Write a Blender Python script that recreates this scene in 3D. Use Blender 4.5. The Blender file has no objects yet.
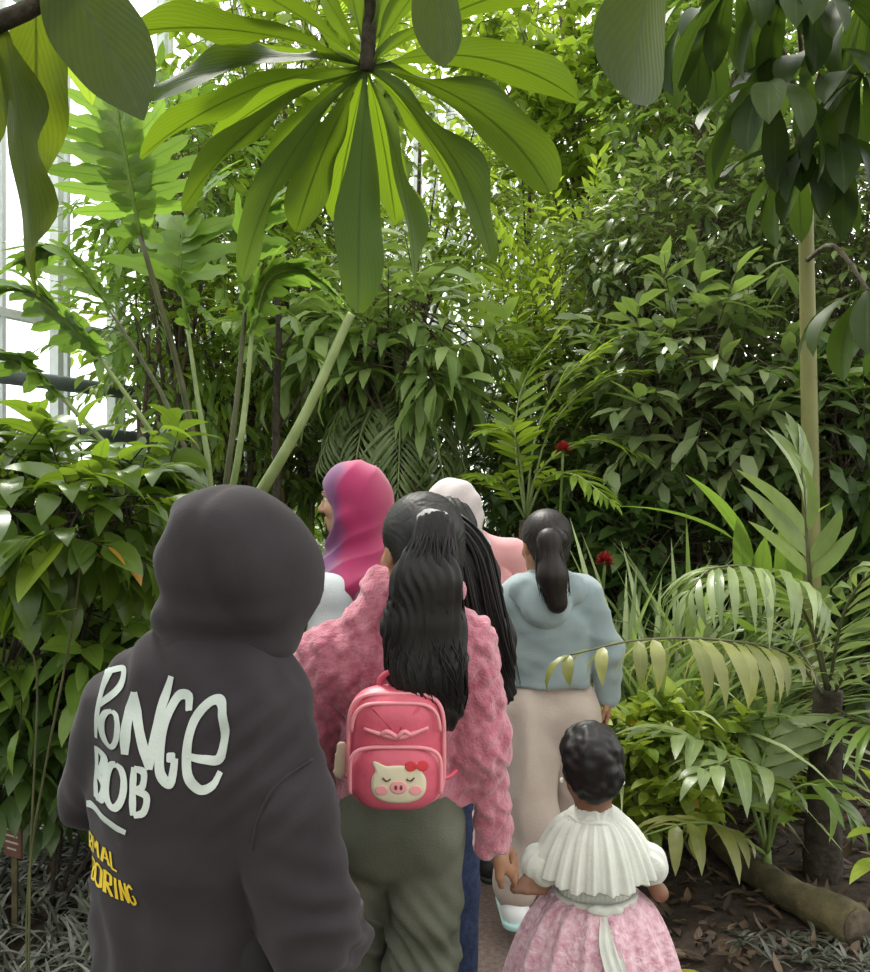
import bpy, math, random
import numpy as np
from mathutils import Vector, Matrix
from mathutils.bvhtree import BVHTree

scene = bpy.context.scene
COL = scene.collection
PI = math.pi
F, CX, CY, CAMZ = 870.0, 435.0, 486.0, 1.55

# ---------------------------------------------------------------- camera, sky, sun, exposure
cam_data = bpy.data.cameras.new('camera')
cam_data.sensor_fit = 'HORIZONTAL'
cam_data.sensor_width = 36.0
cam_data.lens = 36.0
cam_data.clip_start = 0.05
cam = bpy.data.objects.new('camera', cam_data)
cam.location = (0, 0, CAMZ)
cam.rotation_euler = (PI / 2, 0, 0)
COL.objects.link(cam)
scene.camera = cam

world = bpy.data.worlds.new('overcast_sky_dim_rear')
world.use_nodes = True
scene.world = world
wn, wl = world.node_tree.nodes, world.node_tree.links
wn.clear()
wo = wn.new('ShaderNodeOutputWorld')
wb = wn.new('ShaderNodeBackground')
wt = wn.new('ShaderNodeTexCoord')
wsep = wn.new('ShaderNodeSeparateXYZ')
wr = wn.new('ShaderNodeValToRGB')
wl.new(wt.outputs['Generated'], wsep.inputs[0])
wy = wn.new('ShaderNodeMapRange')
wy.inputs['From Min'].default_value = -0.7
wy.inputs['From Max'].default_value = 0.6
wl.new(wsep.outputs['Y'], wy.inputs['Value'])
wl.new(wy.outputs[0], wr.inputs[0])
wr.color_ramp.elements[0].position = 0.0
wr.color_ramp.elements[0].color = (0.51, 0.515, 0.475, 1)  # behind the camera: sky dimmed and warmed, standing in for unbuilt greenery
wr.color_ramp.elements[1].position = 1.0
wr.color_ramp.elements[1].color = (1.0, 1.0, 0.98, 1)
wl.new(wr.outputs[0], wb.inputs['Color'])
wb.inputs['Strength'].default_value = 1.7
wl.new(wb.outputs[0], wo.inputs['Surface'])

sun_data = bpy.data.lights.new('sun', 'SUN')
sun_data.energy = 2.6
sun_data.angle = math.radians(14)
sun_data.color = (1.0, 0.97, 0.88)
sun = bpy.data.objects.new('sun', sun_data)
sun.rotation_euler = Vector((0.35, -0.62, -1.0)).to_track_quat('-Z', 'Y').to_euler()
sun.location = (-4, 6, 12)
COL.objects.link(sun)

scene.view_settings.view_transform = 'Standard'
scene.view_settings.look = 'None'
scene.view_settings.exposure = 1.0
scene.view_settings.gamma = 1.0
scene.view_settings.use_curve_mapping = False

# ---------------------------------------------------------------- helpers
def A(*v):
    return np.array(v, dtype=float)

def P(px, py, d):
    """a point of the place at depth d metres ahead"""
    return A((px - CX) / F * d, d, CAMZ - (py - CY) / F * d)

def nrm(v):
    v = np.asarray(v, float)
    return v / np.maximum(np.linalg.norm(v, axis=-1, keepdims=True), 1e-9)

UP = A(0, 0, 1)

def thing(name, label, cat, loc=(0, 0, 0), group=None):
    o = bpy.data.objects.new(name, None)
    o.empty_display_size = 0.1
    o.location = [float(x) for x in loc]
    o['label'] = label
    o['category'] = cat
    if group:
        o['group'] = group
    COL.objects.link(o)
    return o

def tag(o, label, cat, group=None, kind=None):
    o['label'] = label
    o['category'] = cat
    if group:
        o['group'] = group
    if kind:
        o['kind'] = kind
    return o

def root_loc(o):
    v = A(0, 0, 0)
    while o is not None:
        v = v + A(*o.location)
        o = o.parent
    return v

def mk(name, geo, mat, parent=None, smooth=True, loc=None, label=None):
    """link ONE mesh object from a geometry tuple (V, F, lf) in world coordinates"""
    V, Fq, lf = geo
    me = bpy.data.meshes.new(name)
    off = root_loc(parent) if parent is not None else (A(*loc) if loc is not None else A(0, 0, 0))
    V = np.asarray(V, float) - off
    quads = np.asarray([f for f in Fq], dtype=np.int32) if not isinstance(Fq, np.ndarray) else Fq.astype(np.int32)
    tri = quads[:, 2] == quads[:, 3]
    if tri.any():
        order = np.concatenate([np.nonzero(~tri)[0], np.nonzero(tri)[0]])
        quads = quads[order]
        nq = int((~tri).sum())
        loops = np.concatenate([quads[:nq].ravel(), quads[nq:, :3].ravel()])
        counts = np.concatenate([np.full(nq, 4), np.full(len(quads) - nq, 3)])
    else:
        loops = quads.ravel()
        counts = np.full(len(quads), 4)
    starts = np.concatenate([[0], np.cumsum(counts)[:-1]])
    me.vertices.add(len(V))
    me.vertices.foreach_set('co', V.astype(np.float32).ravel())
    me.loops.add(len(loops))
    me.loops.foreach_set('vertex_index', loops.astype(np.int32))
    me.polygons.add(len(counts))
    me.polygons.foreach_set('loop_start', starts.astype(np.int32))
    me.polygons.foreach_set('use_smooth', np.full(len(counts), bool(smooth)))
    if lf is not None:
        at = me.attributes.new('lf', 'FLOAT_VECTOR', 'POINT')
        at.data.foreach_set('vector', np.asarray(lf, np.float32).ravel())
    me.update(calc_edges=True)
    me.validate()
    if mat is not None:
        me.materials.append(mat)
    o = bpy.data.objects.new(name, me)
    COL.objects.link(o)
    if parent is not None:
        o.parent = parent
    elif loc is not None:
        o.location = [float(x) for x in loc]
    if label:
        o['label'] = label
    return o

def join(*gs):
    Vs, Fs, Ls, n = [], [], [], 0
    for g in gs:
        V, Fq, lf = g
        if len(V) == 0:
            continue
        Vs.append(V)
        Fs.append(np.asarray(Fq) + n)
        Ls.append(lf if lf is not None else np.zeros((len(V), 3)))
        n += len(V)
    return np.concatenate(Vs), np.concatenate(Fs), np.concatenate(Ls)

def profile(kind, t):
    if kind == 'ovate':
        w = np.sin(PI * np.clip(t, 0, 1) ** 0.72) ** 0.85
    elif kind == 'lance':
        w = np.sin(PI * t ** 0.85) ** 1.05
    elif kind == 'obov':
        w = np.sin(PI * t ** 1.7) ** 0.8 * 0.96 + 0.05 * (1 - t)
    elif kind == 'oblance':
        w = 0.10 + 0.90 * np.sin(PI * np.clip(t * 0.99, 0, 1) ** 1.9) ** 0.75
        w = np.where(t > 0.985, w * 0.45, w)
    elif kind == 'strap':
        w = (0.75 + 0.25 * np.sin(PI * t)) * (1 - t ** 3.5) + 0.02
    elif kind == 'blade':
        w = np.minimum(1, 0.25 + 3 * t) * (1 - t ** 2.2) ** 0.8 + 0.01
    elif kind == 'lobed':
        w = np.minimum(1, 0.75 + t) * (1 - t ** 2.5) ** 0.7 * (1 + 0.25 * np.sin(t * 17))
    else:
        w = np.ones_like(t)
    return np.maximum(w, 0.015)

def leaves(base, d, L, W, droop=0.6, fold=0.25, prof='ovate', nt=4, nw=2, wave=0.0, roll=0.0, up=None,
           tint=None, rng=None, wfreq=9.0, lob=0.0, twist=0.0):
    """N leaf blades at once: base (N,3), direction (N,3); droop bends them towards the ground"""
    base = np.atleast_2d(np.asarray(base, float))
    N = len(base)
    d = nrm(np.broadcast_to(np.asarray(d, float), (N, 3)))
    f = lambda x: np.broadcast_to(np.asarray(x, float), (N,))
    L, W, droop, fold, wave, roll = f(L), f(W), f(droop), f(fold), f(wave), f(roll)
    rng = rng or np.random.default_rng(N)
    if up is None:
        up = np.broadcast_to(UP, (N, 3)) + rng.normal(0, 0.02, (N, 3))
    else:
        up = np.broadcast_to(np.asarray(up, float), (N, 3))
    side = nrm(np.cross(d, up))
    n = np.cross(side, d)
    t = np.linspace(0, 1, nt + 1)
    rl = roll[:, None] + f(twist)[:, None] * t
    w = np.linspace(-1, 1, nw + 1)
    th = np.where(np.abs(droop) < 1e-3, 1e-3, droop)
    s = (L / th)[:, None] * np.sin(th[:, None] * t)
    z = (L / th)[:, None] * (1 - np.cos(th[:, None] * t))
    c = base[:, None, :] + d[:, None, :] * s[..., None] - n[:, None, :] * z[..., None]
    tang = d[:, None, :] * np.cos(th[:, None] * t)[..., None] - n[:, None, :] * np.sin(th[:, None] * t)[..., None]
    nloc = n[:, None, :] * np.cos(th[:, None] * t)[..., None] + d[:, None, :] * np.sin(th[:, None] * t)[..., None]
    side2 = side[:, None, :] * np.cos(rl)[..., None] + nloc * np.sin(rl)[..., None]
    nl = np.cross(side2, tang)
    pw = profile(prof, t)
    half = (W / 2)[:, None] * pw
    ph = rng.uniform(0, 6.28, N)
    wav = wave[:, None] * W[:, None] * np.sin(t * wfreq + ph[:, None])
    half3 = half[..., None] * (1 + lob * np.sin(t[None, :, None] * 13 + ph[:, None, None] * 1.7 + np.sign(w) * 1.3) * np.clip(t * 2, 0, 1)[None, :, None])
    lat = half3 * w * np.cos(fold)[:, None, None]
    hei = half3 * np.abs(w) * np.sin(fold)[:, None, None] + wav[..., None] * np.abs(w) ** 2 * np.sign(w + 1e-9) ** 2 * (1 + 0.6 * w)
    V = c[:, :, None, :] + side2[:, :, None, :] * lat[..., None] + nl[:, :, None, :] * hei[..., None]
    K = (nt + 1) * (nw + 1)
    V = V.reshape(-1, 3)
    idx = np.arange(K).reshape(nt + 1, nw + 1)
    q = np.stack([idx[:-1, :-1], idx[:-1, 1:], idx[1:, 1:], idx[1:, :-1]], -1).reshape(-1, 4)
    Fq = (np.arange(N)[:, None, None] * K + q[None]).reshape(-1, 4)
    if tint is None:
        tint = rng.uniform(0, 1, N)
    tint = f(tint)
    lf = np.empty((N, nt + 1, nw + 1, 3))
    lf[..., 0] = (w * 0.5 + 0.5)[None, None, :]
    lf[..., 1] = t[None, :, None]
    lf[..., 2] = tint[:, None, None]
    return V, Fq, lf.reshape(-1, 3)

def tube(pts, rad, n=7, cap=True, tint=0.5):
    pts = np.asarray(pts, float)
    M = len(pts)
    rad = np.broadcast_to(np.asarray(rad, float), (M,)).copy()
    if cap:
        pts = np.concatenate([pts[:1], pts, pts[-1:]])
        rad = np.concatenate([[1e-4], rad, [1e-4]])
        M += 2
    tg = np.gradient(pts, axis=0)
    if cap:
        tg[0] = tg[1] = pts[2] - pts[1]
        tg[-1] = tg[-2] = pts[-2] - pts[-3]
    tg = nrm(tg)
    ref = A(0, 1, 0.13) if abs(tg[:, 1]).mean() < 0.8 else A(1, 0, 0.13)
    a = nrm(np.cross(tg, ref))
    b = np.cross(tg, a)
    an = np.linspace(0, 2 * PI, n, endpoint=False)
    V = pts[:, None, :] + rad[:, None, None] * (a[:, None, :] * np.cos(an)[None, :, None] + b[:, None, :] * np.sin(an)[None, :, None])
    i = np.arange(M - 1)[:, None]
    j = np.arange(n)[None, :]
    jn = (j + 1) % n
    q = np.stack([i * n + j, (i + 1) * n + j, (i + 1) * n + jn, i * n + jn], -1).reshape(-1, 4)
    lf = np.zeros((M, n, 3))
    lf[..., 0] = 0.5
    lf[..., 1] = np.linspace(0, 1, M)[:, None]
    lf[..., 2] = tint
    return V.reshape(-1, 3), q, lf.reshape(-1, 3)

def box(c, s, R=None):
    c, s = np.asarray(c, float), np.asarray(s, float) / 2
    g = np.array([[x, y, z] for x in (-1, 1) for y in (-1, 1) for z in (-1, 1)], float) * s
    if R is not None:
        g = g @ np.asarray(R).T
    V = g + c
    Fq = np.array([[0, 1, 3, 2], [4, 6, 7, 5], [0, 4, 5, 1], [2, 3, 7, 6], [0, 2, 6, 4], [1, 5, 7, 3]])
    return V, Fq, None

def spline(pts, n=16):
    """Catmull-Rom through pts"""
    p = np.asarray(pts, float)
    p = np.concatenate([2 * p[:1] - p[1:2], p, 2 * p[-1:] - p[-2:-1]])
    out = []
    m = len(p) - 3
    for u in np.linspace(0, m, n):
        k = min(int(u), m - 1)
        t = u - k
        a, b, c, d = p[k:k + 4]
        out.append(0.5 * (2 * b + (c - a) * t + (2 * a - 5 * b + 4 * c - d) * t * t + (3 * b - a - 3 * c + d) * t ** 3))
    return np.array(out)

_R = np.random.default_rng(77)
_NT = _R.uniform(-1, 1, (32, 32, 32))

def vnoise(Pt, freq=1.0, seed=0):
    q = np.asarray(Pt, float) * freq + seed * 7.31
    i = np.floor(q).astype(int)
    f = q - i
    f = f * f * (3 - 2 * f)
    r = 0
    for a in (0, 1):
        for b in (0, 1):
            for c in (0, 1):
                w = (f[..., 0] if a else 1 - f[..., 0]) * (f[..., 1] if b else 1 - f[..., 1]) * (f[..., 2] if c else 1 - f[..., 2])
                r = r + w * _NT[(i[..., 0] + a) % 32, (i[..., 1] + b) % 32, (i[..., 2] + c) % 32]
    return r

# ---------------------------------------------------------------- materials
def new_mat(name):
    m = bpy.data.materials.new(name)
    m.use_nodes = True
    nt = m.node_tree
    nt.nodes.clear()
    return m, nt.nodes, nt.links

def c4(c):
    return (c[0], c[1], c[2], 1.0)

def leaf_mat(name, dark, light, trans_col, trans=0.4, rough=0.36, vein=0.5, old=None, spec=0.5, back=None):
    m, N, Lk = new_mat(name)
    out = N.new('ShaderNodeOutputMaterial')
    at = N.new('ShaderNodeAttribute')
    at.attribute_name = 'lf'
    sep = N.new('ShaderNodeSeparateXYZ')
    Lk.new(at.outputs['Vector'], sep.inputs[0])
    ramp = N.new('ShaderNodeValToRGB')
    e = ramp.color_ramp.elements
    e[0].position, e[0].color = 0.0, c4(dark)
    e[1].position, e[1].color = 0.94, c4(light)
    if old is not None:
        x = e.new(0.965)
        x.color = c4(old)
    Lk.new(sep.outputs['Z'], ramp.inputs[0])
    # |u-0.5|
    su = N.new('ShaderNodeMath'); su.operation = 'SUBTRACT'; su.inputs[1].default_value = 0.5
    Lk.new(sep.outputs['X'], su.inputs[0])
    ab = N.new('ShaderNodeMath'); ab.operation = 'ABSOLUTE'
    Lk.new(su.outputs[0], ab.inputs[0])
    mid = N.new('ShaderNodeMapRange')
    mid.inputs['From Min'].default_value = 0.0
    mid.inputs['From Max'].default_value = 0.05
    mid.inputs['To Min'].default_value = vein
    mid.inputs['To Max'].default_value = 0.0
    Lk.new(ab.outputs[0], mid.inputs['Value'])
    # side veins
    m1 = N.new('ShaderNodeMath'); m1.operation = 'MULTIPLY'; m1.inputs[1].default_value = 1.0
    Lk.new(ab.outputs[0], m1.inputs[0])
    m2 = N.new('ShaderNodeMath'); m2.operation = 'SUBTRACT'
    Lk.new(sep.outputs['Y'], m2.inputs[0]); Lk.new(m1.outputs[0], m2.inputs[1])
    m3 = N.new('ShaderNodeMath'); m3.operation = 'MULTIPLY'; m3.inputs[1].default_value = 75.0
    Lk.new(m2.outputs[0], m3.inputs[0])
    m4 = N.new('ShaderNodeMath'); m4.operation = 'SINE'
    Lk.new(m3.outputs[0], m4.inputs[0])
    mix = N.new('ShaderNodeMixRGB')
    mix.inputs[2].default_value = c4([min(1, x * 1.5 + 0.05) for x in light])
    Lk.new(mid.outputs[0], mix.inputs[0]); Lk.new(ramp.outputs[0], mix.inputs[1])
    noi = N.new('ShaderNodeTexNoise')
    noi.inputs['Scale'].default_value = 9.0
    hsv = N.new('ShaderNodeHueSaturation')
    mr = N.new('ShaderNodeMapRange')
    mr.inputs['To Min'].default_value = 0.7
    mr.inputs['To Max'].default_value = 1.3
    Lk.new(noi.outputs['Fac'], mr.inputs['Value']); Lk.new(mr.outputs[0], hsv.inputs['Value'])
    Lk.new(mix.outputs[0], hsv.inputs['Color'])
    bump = N.new('ShaderNodeBump')
    bump.inputs['Strength'].default_value = 0.10
    bump.inputs['Distance'].default_value = 0.004
    Lk.new(m4.outputs[0], bump.inputs['Height'])
    pr = N.new('ShaderNodeBsdfPrincipled')
    pr.inputs['Roughness'].default_value = rough
    pr.inputs['Specular IOR Level'].default_value = spec
    col = hsv.outputs[0]
    if back is not None:
        geo = N.new('ShaderNodeNewGeometry')
        bm = N.new('ShaderNodeMixRGB')
        bm.inputs[2].default_value = c4(back)
        Lk.new(geo.outputs['Backfacing'], bm.inputs[0])
        Lk.new(col, bm.inputs[1])
        col = bm.outputs[0]
    Lk.new(col, pr.inputs['Base Color'])
    Lk.new(bump.outputs[0], pr.inputs['Normal'])
    tr = N.new('ShaderNodeBsdfTranslucent')
    tm = N.new('ShaderNodeMixRGB'); tm.blend_type = 'MULTIPLY'; tm.inputs[0].default_value = 0.55
    tr2 = N.new('ShaderNodeValToRGB')
    tr2.color_ramp.elements[0].color = c4([x * 0.4 for x in trans_col])
    tr2.color_ramp.elements[1].color = c4(trans_col)
    Lk.new(sep.outputs['Z'], tr2.inputs[0])
    Lk.new(tr2.outputs[0], tm.inputs[1])
    gm = N.new('ShaderNodeMapRange')
    gm.inputs['From Min'].default_value = -1.0
    gm.inputs['To Min'].default_value = 0.72
    gm.inputs['To Max'].default_value = 1.0
    Lk.new(m4.outputs[0], gm.inputs['Value'])
    Lk.new(gm.outputs[0], tm.inputs[2])
    rb = N.new('ShaderNodeMixRGB'); rb.blend_type = 'MULTIPLY'
    rb.inputs[2].default_value = (0.25, 0.3, 0.25, 1)
    rm = N.new('ShaderNodeMapRange')
    rm.inputs['From Min'].default_value = 0.012
    rm.inputs['From Max'].default_value = 0.04
    rm.inputs['To Min'].default_value = 0.85
    rm.inputs['To Max'].default_value = 0.0
    Lk.new(ab.outputs[0], rm.inputs['Value'])
    Lk.new(rm.outputs[0], rb.inputs[0]); Lk.new(tm.outputs[0], rb.inputs[1])
    Lk.new(rb.outputs[0], tr.inputs['Color'])
    ms = N.new('ShaderNodeMixShader')
    ms.inputs[0].default_value = trans
    Lk.new(pr.outputs[0], ms.inputs[1]); Lk.new(tr.outputs[0], ms.inputs[2])
    Lk.new(ms.outputs[0], out.inputs['Surface'])
    return m

def solid(name, col, rough=0.6, col2=None, scale=20.0, bump=0.0, bscale=None, spec=0.4, metal=0.0, sheen=0.0, stretch=None, detail=4.0, coat=0.0):
    m, N, Lk = new_mat(name)
    out = N.new('ShaderNodeOutputMaterial')
    pr = N.new('ShaderNodeBsdfPrincipled')
    pr.inputs['Roughness'].default_value = rough
    pr.inputs['Specular IOR Level'].default_value = spec
    pr.inputs['Metallic'].default_value = metal
    pr.inputs['Sheen Weight'].default_value = sheen
    pr.inputs['Coat Weight'].default_value = coat
    tc = N.new('ShaderNodeTexCoord')
    mp = N.new('ShaderNodeMapping')
    Lk.new(tc.outputs['Object'], mp.inputs[0])
    if stretch:
        mp.inputs['Scale'].default_value = stretch
    noi = N.new('ShaderNodeTexNoise')
    noi.inputs['Scale'].default_value = scale
    noi.inputs['Detail'].default_value = detail
    Lk.new(mp.outputs[0], noi.inputs['Vector'])
    rp = N.new('ShaderNodeValToRGB')
    rp.color_ramp.elements[0].position = 0.32
    rp.color_ramp.elements[1].position = 0.68
    rp.color_ramp.elements[0].color = c4(col)
    rp.color_ramp.elements[1].color = c4(col2 if col2 is not None else [x * 1.12 for x in col])
    Lk.new(noi.outputs['Fac'], rp.inputs[0])
    Lk.new(rp.outputs[0], pr.inputs['Base Color'])
    if bump:
        n2 = N.new('ShaderNodeTexNoise')
        n2.inputs['Scale'].default_value = bscale or scale * 3
        n2.inputs['Detail'].default_value = 5
        Lk.new(mp.outputs[0], n2.inputs['Vector'])
        bp = N.new('ShaderNodeBump')
        bp.inputs['Strength'].default_value = bump
        bp.inputs['Distance'].default_value = 0.01
        Lk.new(n2.outputs['Fac'], bp.inputs['Height'])
        Lk.new(bp.outputs[0], pr.inputs['Normal'])
    Lk.new(pr.outputs[0], out.inputs['Surface'])
    return m

M = {}
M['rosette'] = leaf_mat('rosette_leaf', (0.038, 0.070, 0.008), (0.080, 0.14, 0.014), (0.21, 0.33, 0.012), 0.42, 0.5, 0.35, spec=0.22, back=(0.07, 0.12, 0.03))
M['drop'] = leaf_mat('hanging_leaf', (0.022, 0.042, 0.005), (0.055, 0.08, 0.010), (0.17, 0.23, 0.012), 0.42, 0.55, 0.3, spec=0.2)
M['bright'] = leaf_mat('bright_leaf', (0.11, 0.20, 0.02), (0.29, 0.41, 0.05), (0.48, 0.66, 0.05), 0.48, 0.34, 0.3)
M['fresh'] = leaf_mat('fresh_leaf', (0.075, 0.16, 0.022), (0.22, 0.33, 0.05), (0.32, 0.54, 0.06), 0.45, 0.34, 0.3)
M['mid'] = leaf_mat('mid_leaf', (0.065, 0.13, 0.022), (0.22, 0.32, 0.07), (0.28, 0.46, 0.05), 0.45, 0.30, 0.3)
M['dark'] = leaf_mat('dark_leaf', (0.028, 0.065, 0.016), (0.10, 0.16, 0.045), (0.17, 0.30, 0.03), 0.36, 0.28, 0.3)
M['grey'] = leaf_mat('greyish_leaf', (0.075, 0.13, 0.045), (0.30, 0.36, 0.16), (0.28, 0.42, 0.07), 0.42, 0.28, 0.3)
M['whorl'] = leaf_mat('drooping_leaf', (0.016, 0.034, 0.005), (0.044, 0.072, 0.012), (0.09, 0.16, 0.015), 0.32, 0.5, 0.35, spec=0.25)
M['shrub'] = leaf_mat('shrub_leaf', (0.03, 0.07, 0.012), (0.12, 0.19, 0.03), (0.30, 0.46, 0.03), 0.42, 0.3, 0.35, old=(0.45, 0.20, 0.03))
M['lime'] = leaf_mat('lime_leaf', (0.17, 0.28, 0.025), (0.40, 0.48, 0.07), (0.45, 0.58, 0.05), 0.42, 0.4, 0.3, old=(0.55, 0.30, 0.02))
M['strap'] = leaf_mat('strap_leaf', (0.18, 0.27, 0.08), (0.44, 0.52, 0.25), (0.36, 0.50, 0.12), 0.35, 0.30, 0.25)
M['palm'] = leaf_mat('palm_leaflet', (0.10, 0.16, 0.05), (0.27, 0.33, 0.15), (0.30, 0.42, 0.09), 0.32, 0.30, 0.3)
M['pale'] = leaf_mat('pale_drooping_leaf', (0.13, 0.22, 0.055), (0.36, 0.47, 0.16), (0.40, 0.58, 0.10), 0.42, 0.32, 0.3)
M['olive'] = leaf_mat('olive_leaflet', (0.13, 0.15, 0.035), (0.25, 0.26, 0.08), (0.34, 0.38, 0.05), 0.32, 0.36, 0.3)
M['bract'] = leaf_mat('red_bract', (0.16, 0.008, 0.012), (0.28, 0.02, 0.02), (0.3, 0.015, 0.015), 0.3, 0.4, 0.1)
M['silver'] = leaf_mat('silver_blade', (0.04, 0.045, 0.03), (0.30, 0.31, 0.26), (0.2, 0.22, 0.15), 0.15, 0.35, 0.1)
M['dead'] = leaf_mat('dead_leaf', (0.012, 0.008, 0.005), (0.13, 0.082, 0.05), (0.1, 0.05, 0.02), 0.08, 0.6, 0.2)
M['yellow'] = leaf_mat('yellow_leaf', (0.40, 0.38, 0.04), (0.50, 0.46, 0.06), (0.55, 0.5, 0.05), 0.3, 0.4, 0.2)
M['soil'] = solid('soil', (0.018, 0.012, 0.008), 0.95, (0.06, 0.042, 0.03), 14, 0.9, 40)
M['path'] = solid('path_paving', (0.085, 0.058, 0.05), 0.85, (0.15, 0.11, 0.095), 60, 0.3, 150)
M['stem'] = solid('green_stem', (0.10, 0.16, 0.035), 0.5, (0.16, 0.22, 0.06), 12)
M['petiole'] = solid('pale_petiole', (0.14, 0.19, 0.06), 0.45, (0.26, 0.31, 0.13), 9)
M['petiole_dark'] = solid('dark_petiole', (0.04, 0.045, 0.016), 0.5, (0.09, 0.09, 0.035), 9)
M['bark'] = solid('bark', (0.05, 0.038, 0.025), 0.9, (0.13, 0.10, 0.07), 22, 0.7, 60)
M['darkbark'] = solid('dark_bark', (0.018, 0.014, 0.010), 0.95, (0.05, 0.04, 0.028), 30, 0.9, 60)
M['bamboo'] = solid('yellow_green_cane', (0.10, 0.11, 0.03), 0.5, (0.18, 0.17, 0.055), 8, stretch=(1, 1, 0.3))
M['cane_ring'] = solid('cane_ring', (0.12, 0.10, 0.05), 0.7, (0.20, 0.17, 0.09), 30)
M['log'] = solid('mossy_log', (0.04, 0.033, 0.018), 0.9, (0.12, 0.10, 0.045), 10, 0.6, 60)
M['metal'] = solid('white_window_bar', (0.62, 0.64, 0.66), 0.5)
M['pipe'] = solid('grey_pipe', (0.13, 0.15, 0.17), 0.45, (0.17, 0.19, 0.21), 6)
M['concrete'] = solid('plinth_concrete', (0.22, 0.22, 0.21), 0.9, (0.3, 0.3, 0.28), 12, 0.2)
M['lawn'] = solid('outside_ground', (0.12, 0.16, 0.08), 0.95, (0.2, 0.22, 0.14), 3)
gm_, N_, L_ = new_mat('window_glass')
go_ = N_.new('ShaderNodeOutputMaterial'); gt_ = N_.new('ShaderNodeBsdfTransparent'); gg_ = N_.new('ShaderNodeBsdfGlossy')
gg_.inputs['Roughness'].default_value = 0.05
gx_ = N_.new('ShaderNodeMixShader'); gx_.inputs[0].default_value = 0.06
gt_.inputs['Color'].default_value = (0.95, 0.98, 0.97, 1)
L_.new(gt_.outputs[0], gx_.inputs[1]); L_.new(gg_.outputs[0], gx_.inputs[2]); L_.new(gx_.outputs[0], go_.inputs['Surface'])
M['glass'] = gm_
# ---------------------------------------------------------------- the setting: ground, path, window wall
def structure(o):
    o['kind'] = 'structure'
    return o

def path_x(y):
    y = np.asarray(y, float)
    return 0.02 + 0.05 * np.maximum(0, y - 4.2) ** 1.6

def grid(x0, x1, y0, y1, st, zf):
    xs, ys = np.arange(x0, x1 + st, st), np.arange(y0, y1 + st, st)
    X, Y = np.meshgrid(xs, ys)
    Z = zf(X, Y)
    V = np.stack([X, Y, Z], -1).reshape(-1, 3)
    i = np.arange(len(X.ravel())).reshape(X.shape)
    q = np.stack([i[:-1, :-1], i[:-1, 1:], i[1:, 1:], i[1:, :-1]], -1).reshape(-1, 4)
    return V, q, None

def soil_z(X, Y):
    p = np.stack([X, Y, 0 * X], -1)
    rise = np.clip((np.abs(X - path_x(Y)) - 0.7) / 0.25, 0, 1)
    return -0.07 + rise * (0.10 + 0.05 * vnoise(p, 1.3, 2) + 0.025 * vnoise(p, 6, 3) + 0.012 * vnoise(p, 15, 4))

structure(mk('ground', grid(-6.2, 9, -1.5, 21, 0.09, soil_z), M['soil']))
ys = np.arange(-1.5, 16, 0.25)
pv = []
for y in ys:
    for dx, z in ((-0.74, -0.1), (-0.74, 0), (0.74, 0), (0.74, -0.1)):
        pv.append((path_x(y) + dx, y, z))
pq = []
for i in range(len(ys) - 1):
    for j in range(3):
        a = i * 4 + j
        pq.append((a, a + 1, a + 5, a + 4))
structure(mk('floor', (np.array(pv), np.array(pq)[:, ::-1], None), M['path'], smooth=False))
structure(mk('ground_outside', (A((-60, -20, -0.12), (60, -20, -0.12), (60, 90, -0.12), (-60, 90, -0.12)).reshape(4, 3), np.array([[0, 1, 2, 3]]), None), M['lawn'], smooth=False))

WU = nrm(A(0.414, 0.91, 0))
WN = A(0.91, -0.414, 0)
WA = A(-3.0, 6.0, 0)
WR = np.stack([WU, -WN, UP], 1)

def wpt(s, z, off=0.0):
    return WA + WU * s + WN * off + UP * z

wall = bpy.data.objects.new('wall_left', None)
wall.location = [float(v) for v in wpt(0, 0)]
COL.objects.link(wall)
structure(wall)
mk('plinth', box(wpt(5, 0.2), (24, 0.2, 0.7), WR), M['concrete'], wall, smooth=False)
s = -6.8
while s < 17:
    mk('mullion', box(wpt(s, 3.9), (0.05, 0.09, 6.8), WR), M['metal'], wall, smooth=False)
    mk('mullion', box(wpt(s + 0.09, 3.9), (0.03, 0.06, 6.8), WR), M['metal'], wall, smooth=False)
    s += 0.56
for z in (0.6, 2.75, 5.0, 7.2):
    mk('transom', box(wpt(5, z), (24, 0.07, 0.06), WR), M['metal'], wall, smooth=False)
structure(mk('window_1', box(wpt(5, 3.9, -0.02), (23.8, 0.008, 6.6), WR), M['glass'], smooth=False))

for z, lab in ((2.27, 'topmost grey heating pipe running along the window wall'),
               (1.92, 'middle grey heating pipe along the window wall, between two others'),
               (1.64, 'lowest grey heating pipe along the window wall, half behind shrub leaves')):
    t = thing('heating_pipe', lab, 'pipe', wpt(0, z, 0.3), 'heating pipes along the window wall')
    mk('tube', tube([wpt(-6, z, 0.3), wpt(0, z, 0.3), wpt(5, z, 0.3), wpt(12, z, 0.3)], 0.055, 12), M['pipe'], t)
    for s in (-4.2, -1.4, 1.4, 4.2, 7.0, 9.8):
        mk('bracket', join(box(wpt(s, z, 0.15), (0.03, 0.3, 0.04), WR), tube([wpt(s - 0.02, z, 0.3), wpt(s + 0.02, z, 0.3)], 0.066, 12)), M['pipe'], t)

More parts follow.
